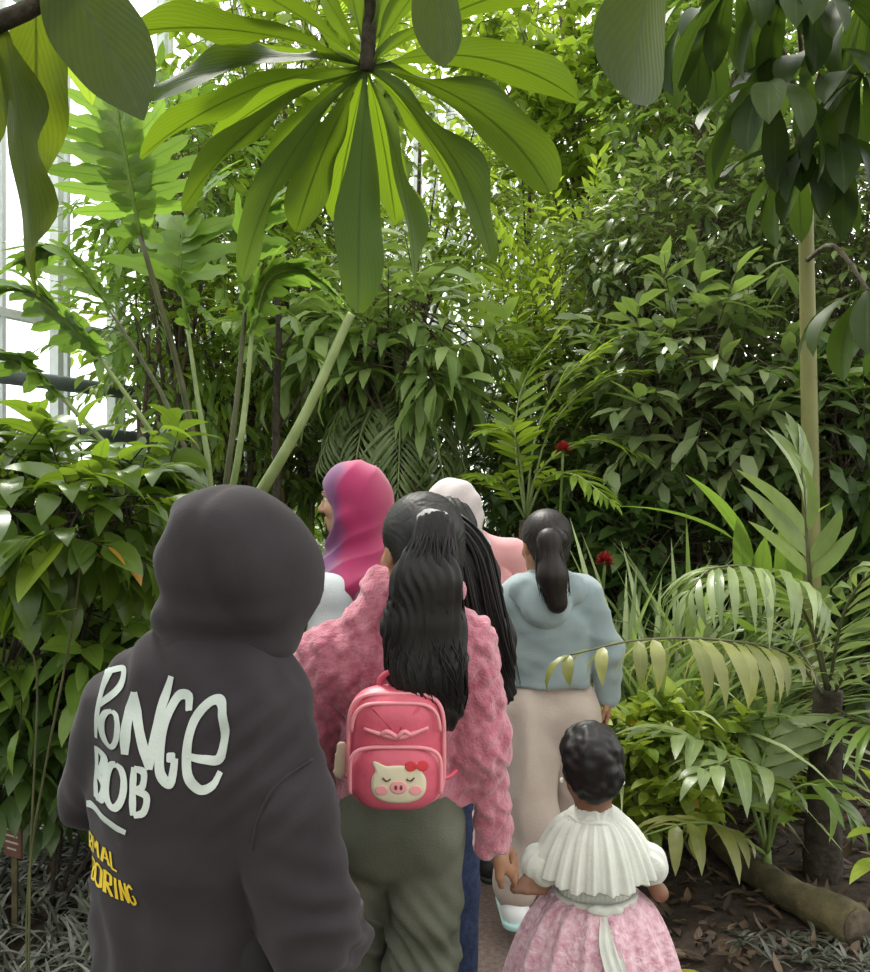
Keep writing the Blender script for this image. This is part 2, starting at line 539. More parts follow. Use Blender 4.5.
# ---------------------------------------------------------------- plant builders
def twig_leaves(rng, c, r, nt_, m, L, W, prof, tl=0.3, jit=0.5, droop=0.7, dirbias=(0, 0, -0.15), hollow=0.5, nt=3, spread=1.0, fold=0.2, tint=None):
    """leafy twigs filling an ellipsoid: returns leaf geometry and twig geometry"""
    u = nrm(rng.normal(0, 1, (nt_, 3)))
    f = rng.uniform(hollow ** 3, 1, nt_) ** (1 / 3)
    p = A(*c) + u * f[:, None] * A(*r)
    d = nrm(u * 0.7 + rng.normal(0, 0.55, (nt_, 3)) + A(*dirbias))
    tlen = tl * rng.uniform(0.7, 1.3, nt_)
    k = np.arange(m)
    s = (k + 0.6) / m
    side = nrm(np.cross(d, UP + rng.normal(0, 0.25, (nt_, 3))))
    sg = np.where(k % 2 == 0, 1.0, -1.0)
    base = p[:, None, :] + d[:, None, :] * (tlen[:, None] * s)[..., None]
    ld = d[:, None, :] * (0.55 + 0.5 * s)[None, :, None] + side[:, None, :] * (sg * spread * (1 - 0.45 * s))[None, :, None] + rng.normal(0, jit, (nt_, m, 3)) * 0.6
    size = rng.uniform(0.65, 1.15, nt_ * m)
    tw = np.repeat(rng.uniform(0, 1, nt_), m)
    tn = np.clip(0.55 * tw + 0.45 * rng.uniform(0, 1, nt_ * m), 0, 0.95)
    tn = np.where(rng.uniform(0, 1, nt_ * m) > 0.992, 1.0, tn)
    g = leaves(base.reshape(-1, 3), ld.reshape(-1, 3), L * size, W * size, droop * rng.uniform(0.3, 1.5, nt_ * m), fold, prof, nt=nt, nw=2, rng=rng, tint=tn,
               roll=rng.normal(0, 0.35, nt_ * m))
    # twigs: three sided prisms
    e = p + d * tlen[:, None]
    a = nrm(np.cross(d, A(0.3, 0.2, 1)))
    b = np.cross(d, a)
    rr = 0.0035 * max(0.6, L / 0.15)
    off = np.stack([a, -0.5 * a + 0.87 * b, -0.5 * a - 0.87 * b], 1) * rr
    pb = p - d * tlen[:, None] * 0.8
    V = np.concatenate([pb[:, None] + off, e[:, None] + off * 0.4], 1).reshape(-1, 3)
    q = np.array([[0, 1, 4, 3], [1, 2, 5, 4], [2, 0, 3, 5]])
    Fq = (np.arange(nt_)[:, None, None] * 6 + q[None]).reshape(-1, 4)
    return g, (V, Fq, np.zeros((len(V), 3))), p

def tree(name, label, cat, mat, blobs, L, W, prof='ovate', m=6, tl=0.3, trunk=0.05, group=None, seed=0, bark='bark', base=None, rd=None, **kw):
    """blobs: (px, py, depth, rx px, ry px, number of twigs)"""
    rng = np.random.default_rng(seed + 11)
    c0 = P(blobs[0][0], blobs[0][1], blobs[0][2])
    b = A(c0[0], c0[1], 0.0) if base is None else A(base[0], base[1], 0.0)
    b[2] = float(soil_z(np.array(b[0]), np.array(b[1]))) - 0.04
    t = thing(name, label, cat, b, group)
    gl, gt = [], []
    for (px, py, d, rx, ry, n) in blobs:
        c = P(px, py, d)
        r = A(rx / F * d, rd or (rx + ry) * 0.45 / F * d, ry / F * d)
        g, tw, pts = twig_leaves(rng, c, r, n, m, L, W, prof, tl, **kw)
        low = g[0][:, 2] < 0.03
        g[0][low, 2] = 0.03 + 0.1 * (g[0][low, 2] - 0.03) * 0
        gl.append(g)
        top = c + A(0, 0, r[2] * 0.25)
        midp = b * 0.45 + top * 0.55 + A(rng.normal(0, 0.1), rng.normal(0, 0.1), 0)
        gt.append(tube(spline([b, midp, top], 9), np.linspace(trunk, trunk * 0.35, 9), 8))
        for k in range(7):
            e = pts[rng.integers(len(pts))]
            st = b * 0.35 + top * 0.65 if k % 2 else midp
            gt.append(tube(spline([st, st * 0.5 + e * 0.5 + A(0, 0, 0.1), e], 6), np.linspace(trunk * 0.4, trunk * 0.1, 6), 5))
        gt.append(tw)
    mk('trunk', join(*gt), M[bark], t)
    mk('foliage', join(*gl), M[mat], t)
    return t

def frond_geo(pts, n, L, W, a0=75, a1=28, s0=0.06, droop=0.6, prof='lance', peak=0.45, rng=None, up=None, lift=0.1, rad=0.012, nt=5, jit=0.06, fold=0.2, both=True, tintr=(0.1, 0.9), wave=0.0, endleaf=True):
    rng = rng or np.random.default_rng(1)
    pts = np.asarray(pts, float)
    seg = np.linalg.norm(np.diff(pts, axis=0), axis=1)
    cum = np.concatenate([[0], np.cumsum(seg)])
    cum /= cum[-1]
    tg = nrm(np.gradient(pts, axis=0))
    up = UP if up is None else nrm(A(*up))
    s = np.linspace(s0, 0.985, n)
    geos = []
    for sg in (1, -1):
        ss = s + rng.normal(0, 0.2 / n, n)
        ss = np.clip(ss, 0, 1)
        p = np.stack([np.interp(ss, cum, pts[:, k]) for k in range(3)], 1)
        T = nrm(np.stack([np.interp(ss, cum, tg[:, k]) for k in range(3)], 1))
        sd = nrm(np.cross(T, up) + 1e-5)
        N_ = np.cross(sd, T)
        rel = (ss - s0) / (1 - s0)
        a = np.radians(a0 + (a1 - a0) * rel)[:, None]
        d = T * np.cos(a) + sg * sd * np.sin(a) + N_ * lift + rng.normal(0, jit, (n, 3))
        lp = 0.35 + 0.65 * np.sin(PI * np.clip(0.12 + 0.88 * (rel * (0.5 / peak)) if False else rel, 0, 1) ** (math.log(0.5) / math.log(peak))) 
        lp = np.maximum(lp, 0.32)
        geos.append(leaves(p, d, L * lp * rng.uniform(0.9, 1.08, n), W * (0.55 + 0.45 * lp), droop * rng.uniform(0.75, 1.25, n), fold, prof, nt=nt, nw=2, rng=rng,
                           tint=rng.uniform(*tintr, n), wave=wave, up=N_ + rng.normal(0, 0.05, (n, 3)), roll=rng.normal(0, 0.12, n)))
    if endleaf:
        geos.append(leaves(pts[-1:], tg[-1:], L * 0.5, W * 0.7, droop, fold, prof, nt=nt, rng=rng, tint=0.5))
    return join(*geos)

def px_curve(pp, n=18):
    return spline([P(*p) for p in pp], n)

def hang(base, tip, theta, up=None):
    """direction and length of a blade that starts at base, droops by theta and ends at tip"""
    ch = tip - base
    Lc = np.linalg.norm(ch)
    c = ch / Lc
    side = nrm(np.cross(c, UP + A(0.001, 0.002, 0) if up is None else up))
    n = np.cross(side, c)
    d = c * math.cos(theta / 2) + n * math.sin(theta / 2)
    return d, Lc * theta / (2 * math.sin(theta / 2))

def gz(x, y):
    return float(soil_z(np.array(float(x)), np.array(float(y))))

# ---------------------------------------------------------------- far and middle trees
BG = [
    # name, label, material, blobs, L, W, prof, leaves per twig, twig length, seed, extra
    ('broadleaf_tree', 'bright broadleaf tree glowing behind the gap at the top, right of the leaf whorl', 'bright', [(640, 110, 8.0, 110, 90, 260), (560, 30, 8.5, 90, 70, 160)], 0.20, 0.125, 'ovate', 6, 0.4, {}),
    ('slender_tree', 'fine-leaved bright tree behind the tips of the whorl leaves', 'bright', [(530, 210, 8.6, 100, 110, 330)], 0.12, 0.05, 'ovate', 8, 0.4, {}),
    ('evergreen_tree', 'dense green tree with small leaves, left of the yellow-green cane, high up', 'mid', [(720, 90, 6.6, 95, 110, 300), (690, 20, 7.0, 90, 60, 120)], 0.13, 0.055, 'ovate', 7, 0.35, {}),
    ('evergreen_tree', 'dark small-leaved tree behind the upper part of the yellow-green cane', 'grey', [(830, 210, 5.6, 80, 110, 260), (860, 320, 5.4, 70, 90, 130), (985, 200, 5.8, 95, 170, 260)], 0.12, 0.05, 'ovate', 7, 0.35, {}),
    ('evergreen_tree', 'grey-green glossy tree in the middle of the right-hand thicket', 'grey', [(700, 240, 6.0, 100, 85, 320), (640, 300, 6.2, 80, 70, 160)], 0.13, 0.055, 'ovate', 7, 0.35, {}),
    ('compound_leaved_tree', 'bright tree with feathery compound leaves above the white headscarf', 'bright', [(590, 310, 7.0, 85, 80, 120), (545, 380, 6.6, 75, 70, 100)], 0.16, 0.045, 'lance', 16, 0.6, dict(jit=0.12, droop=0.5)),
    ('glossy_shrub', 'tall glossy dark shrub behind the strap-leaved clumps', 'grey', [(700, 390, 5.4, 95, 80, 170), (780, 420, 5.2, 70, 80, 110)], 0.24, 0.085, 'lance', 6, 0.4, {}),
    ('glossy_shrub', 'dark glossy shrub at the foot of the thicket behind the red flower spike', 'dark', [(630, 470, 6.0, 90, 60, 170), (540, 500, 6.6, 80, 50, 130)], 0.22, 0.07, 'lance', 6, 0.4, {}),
    ('drooping_leaf_tree', 'pale tree with long drooping leaves in the centre, over the shaggy palm', 'pale', [(405, 345, 5.8, 75, 60, 75), (340, 330, 6.2, 60, 50, 50)], 0.34, 0.09, 'lance', 7, 0.3, dict(droop=1.2, spread=1.3)),
    ('feathery_tree', 'light green feathery tree just behind the tall lobed fronds', 'bright', [(270, 250, 7.0, 95, 80, 130), (200, 330, 6.6, 90, 70, 110)], 0.16, 0.05, 'lance', 14, 0.6, dict(jit=0.15, droop=0.6)),
    ('feathery_tree', 'light green feathery tree beside the window wall, over the heating pipes', 'fresh', [(180, 190, 6.0, 55, 100, 100), (165, 320, 5.8, 40, 60, 40)], 0.17, 0.055, 'lance', 12, 0.5, dict(jit=0.15, droop=0.6)),
    ('canopy_tree', 'sunlit tree high behind the whorl of big leaves, on its left', 'bright', [(285, 85, 7.4, 115, 115, 300)], 0.19, 0.10, 'ovate', 6, 0.4, {}),
    ('canopy_tree', 'sunlit tree high behind the whorl of big leaves, at its centre', 'bright', [(420, 170, 9.4, 120, 130, 330)], 0.17, 0.08, 'ovate', 6, 0.4, {}),
    ('thicket_shrub', 'shadowy shrub behind the two headscarves, below the shaggy palm', 'mid', [(420, 455, 7.6, 110, 55, 230), (320, 440, 7.4, 70, 60, 120)], 0.15, 0.06, 'ovate', 7, 0.35, {}),
    ('thicket_shrub', 'shadowy shrub behind the bamboo canes', 'mid', [(240, 430, 7.2, 90, 70, 200)], 0.17, 0.06, 'lance', 7, 0.4, {}),
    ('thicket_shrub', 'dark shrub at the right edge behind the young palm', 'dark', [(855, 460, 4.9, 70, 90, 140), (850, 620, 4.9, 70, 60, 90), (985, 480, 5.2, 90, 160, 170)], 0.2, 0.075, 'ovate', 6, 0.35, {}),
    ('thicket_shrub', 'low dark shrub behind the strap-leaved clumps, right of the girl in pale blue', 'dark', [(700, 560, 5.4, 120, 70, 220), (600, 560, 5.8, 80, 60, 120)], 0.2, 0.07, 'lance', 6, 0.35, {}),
]
for i, (nm, lab, mat, blobs, L, W, prof, m, tl, kw) in enumerate(BG):
    tree(nm, lab, 'shrub' if 'shrub' in nm else 'tree', mat, blobs, L, W, prof, m=m, tl=tl, seed=i * 5, trunk=0.05, **kw)

far_spots = [(-3.0, 14.4), (-1.3, 15.4), (2.9, 14.4), (4.4, 13.4), (5.6, 12.6), (7.2, 10.8), (2.6, 11.4), (6.0, 8.6)]
far_where = ['behind the tall lobed fronds', 'behind the shaggy palm', 'straight behind the white headscarf', 'behind the red flower spike',
             'behind the strap-leaved clumps', 'behind the young palm, far right', 'behind the feathery compound leaves', 'behind the yellow-green cane']
rngf = np.random.default_rng(5)
for k, (x, y) in enumerate(far_spots):
    t = thing('far_tree', 'distant leafy tree closing the view ' + far_where[k], 'tree', (x, y, gz(x, y) - 0.05 if x < 8.5 and y < 20 else -0.1), 'distant trees closing the view')
    gs, tw = [], []
    for (zc, rz, n, rr) in ((1.0, 1.1, 190, 1.5), (3.3, 1.7, 230, 1.6), (6.4, 2.0, 210, 1.7)):
        c = A(x + rngf.normal(0, 0.3), y + rngf.normal(0, 0.3), zc)
        g, w_, p = twig_leaves(rngf, c, (rr, 1.0, rz), n, 6, 0.27, 0.13, 'ovate', 0.45, nt=2)
        g[0][:, 2] = np.maximum(g[0][:, 2], 0.02)
        gs.append(g)
        tw.append(w_)
    tw.append(tube(spline([(x, y, -0.05), (x + 0.1, y, 3), (x, y, 6.5)], 10), np.linspace(0.12, 0.04, 10), 8))
    mk('trunk', join(*tw), M['bark'], t)
    mk('foliage', join(*gs), M['bright' if k in (0, 1, 2, 6) else 'mid'], t)

# bamboo behind the headscarf
t = thing('bamboo_clump', 'clump of slim upright bamboo canes behind the pink headscarf', 'bamboo', (P(300, 500, 7.4)[0], 7.4, 0.0))
rng = np.random.default_rng(41)
for k in range(13):
    x = P(262 + k * 6.2 + rng.normal(0, 3), 0, 7.3)[0]
    y = 7.3 + rng.normal(0, 0.3)
    h = rng.uniform(2.6, 3.6)
    lean = rng.normal(0, 0.12)
    pts = spline([(x, y, -0.05), (x + lean * 0.3, y, h * 0.5), (x + lean, y, h)], 12)
    mk('cane', tube(pts, np.linspace(0.024, 0.016, 12) * (1 + 0.12 * (np.arange(12) % 2)), 7), M['bamboo' if k % 3 else 'bark'], t)

# dark slim trunk near the lobed fronds
t = thing('slim_tree', 'slim dark trunk with few twigs between the lobed fronds and the bamboo', 'tree', (P(278, 0, 5.2)[0], 5.2, gz(P(278, 0, 5.2)[0], 5.2)))
gs = [tube(px_curve([(280, 740, 5.2), (278, 560, 5.2), (276, 420, 5.2), (279, 330, 5.2), (276, 290, 5.2)], 14), np.linspace(0.03, 0.016, 14), 8)]
for (a, b) in (((278, 430), (310, 380)), ((277, 380), (250, 340)), ((279, 350), (300, 320))):
    gs.append(tube(px_curve([(a[0], a[1], 5.2), ((a[0] + b[0]) / 2, (a[1] + b[1]) / 2 + 4, 5.2), (b[0], b[1], 5.15)], 6), 0.009, 5))
mk('trunk', join(*gs), M['darkbark'], t)
rng = np.random.default_rng(8)
g1, _, _ = twig_leaves(rng, P(280, 320, 5.2), (0.3, 0.25, 0.25), 16, 6, 0.2, 0.07, 'lance', 0.25)
mk('foliage', g1, M['mid'], t)

# shaggy palm in the centre
def frond_set(t, specs, mat, rachis_mat, seed, **kw):
    rng = np.random.default_rng(seed)
    for sp in specs:
        k2 = dict(kw)
        pts = sp
        if isinstance(sp, dict):
            pts = sp['pts']
            k2.update({k: v for k, v in sp.items() if k not in ('pts', 'mat')})
        c = px_curve(pts, 20)
        rad = k2.pop('rad', 0.008)
        n = k2.pop('n')
        L = k2.pop('L')
        W = k2.pop('W')
        mt = sp.get('mat', mat) if isinstance(sp, dict) else mat
        fr = mk('frond', frond_geo(c, n, L, W, rng=rng, **k2), M[mt], t)
        mk('rachis', tube(c, np.linspace(rad, rad * 0.35, 20), 6), M[rachis_mat], fr)

b = P(398, 0, 6.2)
t = thing('shaggy_palm', 'palm with shaggy hanging fronds in the centre, above the headscarves', 'palm', (b[0], 6.2, gz(b[0], 6.2)))
mk('trunk', tube(px_curve([(398, 705, 6.2), (396, 560, 6.2), (397, 405, 6.2)], 10), np.linspace(0.07, 0.05, 10), 9), M['bark'], t)
frond_set(t, [[(397, 405, 6.2), (370, 388, 6.1), (340, 410, 6.0), (318, 465, 5.9)],
              [(397, 405, 6.2), (365, 375, 6.2), (325, 385, 6.3), (300, 430, 6.3)],
              [(397, 405, 6.2), (380, 400, 5.9), (362, 430, 5.7), (352, 490, 5.6)],
              [(397, 405, 6.2), (400, 395, 5.9), (400, 430, 5.6), (398, 490, 5.5)],
              [(397, 405, 6.2), (425, 390, 6.1), (450, 420, 6.0), (468, 480, 5.9)],
              [(397, 405, 6.2), (435, 378, 6.2), (470, 400, 6.2), (492, 455, 6.2)],
              [(397, 405, 6.2), (420, 405, 5.9), (436, 440, 5.7), (446, 495, 5.6)],
              [(397, 405, 6.2), (398, 370, 6.4), (410, 340, 6.6), (440, 335, 6.8)]],
          'palm', 'petiole', 3, n=30, L=0.42, W=0.028, droop=1.5, a0=62, a1=30, rad=0.012, nt=4)

# feathery bright fronds above the white scarf
b = P(500, 0, 5.0)
t = thing('tree_fern', 'plant with bright arching feather fronds right of the white headscarf', 'fern', (P(520, 0, 5.2)[0], 5.2, gz(P(520, 0, 5.2)[0], 5.2)))
mk('trunk', tube(px_curve([(520, 745, 5.2), (522, 620, 5.2), (526, 520, 5.2)], 8), 0.04, 8), M['bark'], t)
frond_set(t, [[(526, 520, 5.2), (500, 480, 5.0), (478, 478, 4.8)],
              [(526, 520, 5.2), (540, 470, 5.1), (590, 440, 5.0), (640, 455, 4.9)],
              [(526, 520, 5.2), (520, 460, 5.1), (510, 430, 4.9), (482, 432, 4.7)],
              [(526, 520, 5.2), (550, 430, 5.2), (600, 380, 5.1), (660, 370, 5.0)],
              [(526, 520, 5.2), (535, 440, 5.2), (560, 385, 5.2), (605, 345, 5.1)],
              [(526, 520, 5.2), (545, 480, 5.0), (575, 475, 4.8), (610, 500, 4.6)],
              [(526, 520, 5.2), (515, 440, 5.3), (525, 380, 5.4), (560, 330, 5.4)]],
          'bright', 'petiole', 5, n=15, L=0.24, W=0.045, droop=0.5, a0=62, a1=30, rad=0.009, s0=0.3)

# ---------------------------------------------------------------- lobed philodendron on the left
base = P(212, 560, 3.9)
t = thing('lobed_philodendron', 'huge plant with tall stems and deeply lobed fronds by the window, behind the dark hood', 'philodendron', (base[0], base[1], gz(base[0], base[1])))
mk('trunk', tube(spline([(base[0], base[1], -0.03), (base[0] - 0.03, base[1], 0.6), (base[0], base[1], P(0, 545, 3.9)[2])], 10), np.linspace(0.09, 0.065, 10), 10), M['bark'], t)
rng = np.random.default_rng(12)
PH = [
    # petiole points, blade points, lobe length, petiole radius, material
    ([(212, 545, 3.9), (200, 470, 3.85), (176, 360, 3.75), (140, 235, 3.6)], [(140, 235, 3.6), (128, 170, 3.5), (118, 110, 3.45), (126, 75, 3.5)], 0.36, 0.020, 'petiole_dark'),
    ([(215, 545, 3.9), (208, 460, 3.9), (198, 400, 3.95), (188, 330, 4.0)], [(188, 330, 4.0), (180, 270, 4.0), (188, 215, 4.05), (215, 180, 4.1)], 0.36, 0.016, 'petiole'),
    ([(218, 545, 3.9), (228, 470, 3.85), (238, 390, 3.85), (245, 310, 3.85)], [(245, 310, 3.85), (248, 260, 3.85), (262, 215, 3.85), (290, 200, 3.9)], 0.36, 0.017, 'petiole_dark'),
    ([(220, 545, 3.85), (236, 470, 3.75), (246, 400, 3.75), (252, 330, 3.8)], [(252, 330, 3.8), (268, 280, 3.8), (300, 270, 3.8), (330, 290, 3.8)], 0.32, 0.018, 'petiole'),
    ([(222, 550, 3.85), (262, 490, 3.6), (305, 415, 3.55), (346, 325, 3.55), (352, 314, 3.55)], None, 0, 0.028, 'petiole'),
    ([(208, 550, 3.9), (190, 500, 3.8), (150, 430, 3.7), (98, 355, 3.6)], [(98, 355, 3.6), (60, 315, 3.5), (20, 290, 3.45), (-25, 300, 3.4)], 0.32, 0.016, 'petiole'),
    ([(205, 550, 3.9), (165, 520, 3.8), (110, 450, 3.65), (60, 395, 3.55)], [(60, 395, 3.55), (30, 370, 3.5), (-5, 355, 3.4), (-45, 365, 3.4)], 0.28, 0.018, 'petiole'),
    ([(210, 555, 3.85), (190, 525, 3.6), (170, 490, 3.5), (150, 462, 3.5)], None, 0, 0.033, 'petiole'),
    ([(206, 548, 3.9), (195, 480, 4.0), (165, 400, 4.1), (110, 310, 4.2)], [(110, 310, 4.2), (85, 270, 4.2), (60, 250, 4.2), (25, 260, 4.2)], 0.34, 0.015, 'petiole_dark'),
]
for pet, bl, LL, pr_, pm in PH:
    c = px_curve(pet, 18)
    fr = mk('frond_stalk', tube(c, np.linspace(pr_, pr_ * 0.55, 18), 8), M[pm], t)
    if bl:
        cb = px_curve(bl, 18)
        mk('blade', join(frond_geo(cb, 11, LL, 0.085, a0=95, a1=38, s0=0.03, droop=0.45, prof='lobed', peak=0.4, rng=rng, nt=8, wave=0.05, jit=0.08, lift=0.05),
                         frond_geo(cb, 15, LL * 0.4, 0.10, a0=75, a1=40, s0=0.02, droop=0.3, prof='ovate', rng=rng, nt=4),
                         tube(cb, np.linspace(pr_ * 0.5, 0.004, 18), 6)), M['fresh'], fr)

# ---------------------------------------------------------------- left side shrubs
tree('glossy_leaved_shrub', 'dark glossy shrub with drooping oval leaves at the left edge, below the pipes', 'shrub', 'shrub',
     [(75, 515, 2.55, 85, 48, 50), (20, 482, 2.7, 60, 38, 30), (125, 492, 2.8, 50, 44, 26)], 0.165, 0.075, 'ovate', m=6, tl=0.16, seed=31, base=(-1.85, 2.9), trunk=0.012, bark='darkbark', droop=1.1, nt=6, rd=0.25)
tree('understorey_shrub', 'lighter green broad-leaved shrub left of the charcoal hoodie shoulder', 'shrub', 'fresh',
     [(70, 625, 3.0, 100, 55, 80), (150, 585, 3.3, 50, 50, 36), (20, 560, 3.2, 60, 50, 30)], 0.17, 0.065, 'ovate', m=5, tl=0.2, seed=32, base=(-2.0, 3.6), trunk=0.012, bark='darkbark', droop=0.8, nt=5, rd=0.3)
tree('understorey_shrub', 'low dark leafy shrub behind the small brown sign', 'shrub', 'dark',
     [(50, 695, 3.1, 110, 50, 110), (20, 745, 3.5, 90, 40, 70), (110, 720, 3.6, 60, 60, 60), (70, 735, 3.2, 80, 36, 50)], 0.15, 0.065, 'ovate', m=6, tl=0.2, seed=33, trunk=0.010, bark='darkbark', nt=4, rd=0.35)
tree('understorey_shrub', 'thin shrub with small olive leaves left of the hoodie sleeve', 'shrub', 'shrub',
     [(120, 680, 3.9, 70, 60, 70)], 0.13, 0.05, 'lance', m=7, tl=0.25, seed=34, trunk=0.012, bark='darkbark', nt=4, rd=0.3)
t = thing('arum_plant', 'plant with one upright bright green pointed leaf under the glossy shrub', 'plant', (P(28, 0, 2.35)[0], 2.35, gz(P(28, 0, 2.35)[0], 2.35)))
for (bx, by, tx, ty, w, dd) in ((62, 542, 20, 600, 0.17, 2.3), (20, 640, 75, 610, 0.12, 2.4)):
    bp, tp = P(bx, by, dd), P(tx, ty, dd - 0.08)
    dr, Ln = hang(bp, tp, 0.5)
    lf_ = mk('leaf', leaves(bp, dr, Ln * 1.05, w, 0.5, 0.15, 'ovate', nt=10, nw=4, tint=0.9), M['bright'], t)
    g0 = A(P(28, 0, 2.35)[0], 2.35, 0.0)
    mk('leaf_stalk', tube(spline([g0, g0 + A(-0.04, 0.1, 0.5), bp + A(0.02, 0.06, -0.12), bp], 14), 0.0035, 6), M['petiole_dark'], lf_)

# spiky variegated clump beside the pink headscarf
def strap_clump(name, label, x, y, n, L, W, mat, seed, tilt=(15, 70), droop=(0.6, 1.6), z=None, group=None, cat='plant', nt=9, spread=0.06, rings=True):
    rng = np.random.default_rng(seed)
    z = gz(x, y) - 0.01 if z is None else z
    t = thing(name, label, cat, (x, y, z), group)
    az = rng.uniform(0, 2 * PI, n)
    el = np.radians(90 - rng.uniform(tilt[0], tilt[1], n))
    d = np.stack([np.cos(az) * np.cos(el), np.sin(az) * np.cos(el), np.sin(el)], 1)
    base = A(x, y, z) + np.stack([np.cos(az), np.sin(az), 0 * az], 1) * spread * rng.uniform(0.2, 1, n)[:, None]
    g = leaves(base, d, L * rng.uniform(0.65, 1.15, n), W * rng.uniform(0.75, 1.15, n), rng.uniform(*droop, n), 0.3, 'strap', nt=nt, nw=2, rng=rng, roll=rng.normal(0, 0.15, n))
    g[0][:, 2] = np.maximum(g[0][:, 2], z - 0.03)
    if rings:
        mk('leaf_base', tube([(x, y, z - 0.02), (x, y, z + 0.06)], [spread * 0.8, spread * 0.5], 9), M['petiole'], t)
    mk('foliage', g, M[mat], t)
    return t

strap_clump('spider_lily', 'spiky pale-striped clump behind the pink and purple headscarf', -0.88, 5.0, 60, 1.6, 0.04, 'strap', 61, tilt=(8, 50), droop=(0.8, 1.7))
SC = [(648, 4.15, 'strap-leaved clump directly behind the olive drooping frond', 62), (600, 4.5, 'strap-leaved clump right of the pale blue hoodie', 63),
      (712, 4.4, 'strap-leaved clump left of the young palm', 64), (560, 5.0, 'strap-leaved clump behind the pale blue hoodie', 65), (668, 4.9, 'strap-leaved clump at the back of the bed, below the red flowers', 66),
      (752, 4.7, 'strap-leaved clump behind the fronds of the young palm', 67), (625, 4.1, 'strap-leaved clump nearest the pale blue hoodie sleeve', 68), (685, 4.15, 'strap-leaved clump under the tip of the grey-green palm frond', 69)]
for px, d, lab, sd in SC:
    x = P(px, 0, d)[0]
    strap_clump('strap_leaf_plant', lab, x, d, 84, 1.35, 0.046, 'strap', sd, tilt=(2, 36), droop=(0.4, 1.8), group='strap-leaved clumps in the bed')

# lime ground cover
LG = [(672, 742, 3.55, 'lime green low plant just above the toddler\'s right shoulder', 71), (632, 730, 3.75, 'lime green low plant right of the beige trousers', 72),
      (720, 738, 3.7, 'lime green low plant behind the low olive palm', 73), (655, 790, 3.5, 'lime green low plant right of the toddler\'s hair', 74), (770, 790, 4.3, 'lime green low plant behind the dark palm trunk', 75)]
for (px, py, d, lab, sd) in LG:
    tree('lime_groundcover', lab, 'plant', 'lime', [(px, py, d, 46, 22, 62)], 0.095, 0.052, 'ovate', m=6, tl=0.13, seed=sd, trunk=0.008, bark='stem', group='lime ground cover plants', nt=4, rd=0.25)

# ---------------------------------------------------------------- right: young palm, low palm, ginger, cane tree
b = P(826, 0, 3.4)
t = thing('young_palm', 'young palm with dark rough trunk and pale grey-green fronds on the right', 'palm', (b[0], 3.4, gz(b[0], 3.4)))
tp = px_curve([(822, 893, 3.4), (824, 800, 3.4), (828, 690, 3.4)], 16)
mk('trunk', tube(tp, np.linspace(0.075, 0.052, 16) * (1 + 0.1 * (np.arange(16) % 2)), 10), M['darkbark'], t)
frond_set(t, [
    dict(pts=[(828, 695, 3.4), (812, 600, 3.32), (806, 520, 3.3), (800, 455, 3.32)], n=7, L=0.40, W=0.075, a0=50, a1=18, s0=0.42, droop=0.7, mat='palm', rad=0.012, prof='blade'),
    dict(pts=[(828, 695, 3.4), (806, 615, 3.3), (765, 572, 3.15), (715, 568, 3.0), (690, 590, 2.95)], n=17, L=0.46, W=0.040, a0=70, a1=35, s0=0.25, droop=1.5, mat='palm'),
    dict(pts=[(828, 695, 3.4), (845, 610, 3.3), (880, 570, 3.2), (930, 590, 3.1)], n=13, L=0.44, W=0.045, a0=65, a1=35, s0=0.25, droop=1.1, mat='palm'),
    dict(pts=[(826, 700, 3.4), (790, 655, 3.1), (720, 640, 2.75), (640, 640, 2.5), (570, 655, 2.4)], n=14, L=0.27, W=0.05, a0=80, a1=45, s0=0.22, droop=1.6, mat='olive', lift=-0.1, rad=0.007),
    dict(pts=[(830, 700, 3.4), (850, 670, 3.3), (880, 665, 3.2), (920, 690, 3.1)], n=10, L=0.36, W=0.034, a0=65, a1=35, s0=0.2, droop=1.2, mat='palm'),
    dict(pts=[(830, 705, 3.4), (856, 720, 3.2), (890, 730, 3.0), (930, 760, 2.9)], n=10, L=0.33, W=0.034, a0=65, a1=35, s0=0.2, droop=1.0, mat='mid'),
    dict(pts=[(826, 700, 3.4), (800, 650, 3.6), (770, 620, 3.8), (720, 610, 4.0)], n=10, L=0.40, W=0.034, a0=65, a1=35, s0=0.2, droop=1.3, mat='palm'),
], 'palm', 'petiole_dark', 7)

b = P(768, 0, 3.3)
t = thing('low_palm', 'low young palm with broad olive leaflets beside the fallen log', 'palm', (b[0], 3.3, gz(b[0], 3.3)))
mk('stem', tube(px_curve([(768, 900, 3.3), (767, 850, 3.3)], 6), [0.022, 0.024, 0.022, 0.02, 0.018, 0.016], 8), M['stem'], t)
frond_set(t, [
    dict(pts=[(767, 855, 3.3), (745, 790, 3.2), (705, 745, 3.1), (660, 730, 3.0)], n=8, L=0.34, W=0.075, a0=65, a1=30, s0=0.3, droop=0.9, prof='blade'),
    dict(pts=[(767, 855, 3.3), (725, 828, 3.1), (690, 823, 2.95), (645, 835, 2.85)], n=6, L=0.27, W=0.062, a0=75, a1=35, s0=0.3, droop=1.2, prof='blade', mat='olive'),
    dict(pts=[(767, 855, 3.3), (770, 800, 3.1), (745, 760, 2.95), (705, 770, 2.8)], n=7, L=0.32, W=0.07, a0=65, a1=30, s0=0.35, droop=1.0, prof='blade'),
    dict(pts=[(767, 855, 3.3), (785, 800, 3.2), (815, 785, 3.1), (850, 815, 3.0)], n=6, L=0.26, W=0.05, a0=65, a1=30, s0=0.3, droop=1.0, prof='blade', mat='mid'),
    dict(pts=[(767, 855, 3.3), (760, 780, 3.35), (775, 730, 3.4), (800, 720, 3.4)], n=7, L=0.32, W=0.07, a0=65, a1=30, s0=0.35, droop=0.9, prof='blade'),
], 'palm', 'stem', 9)

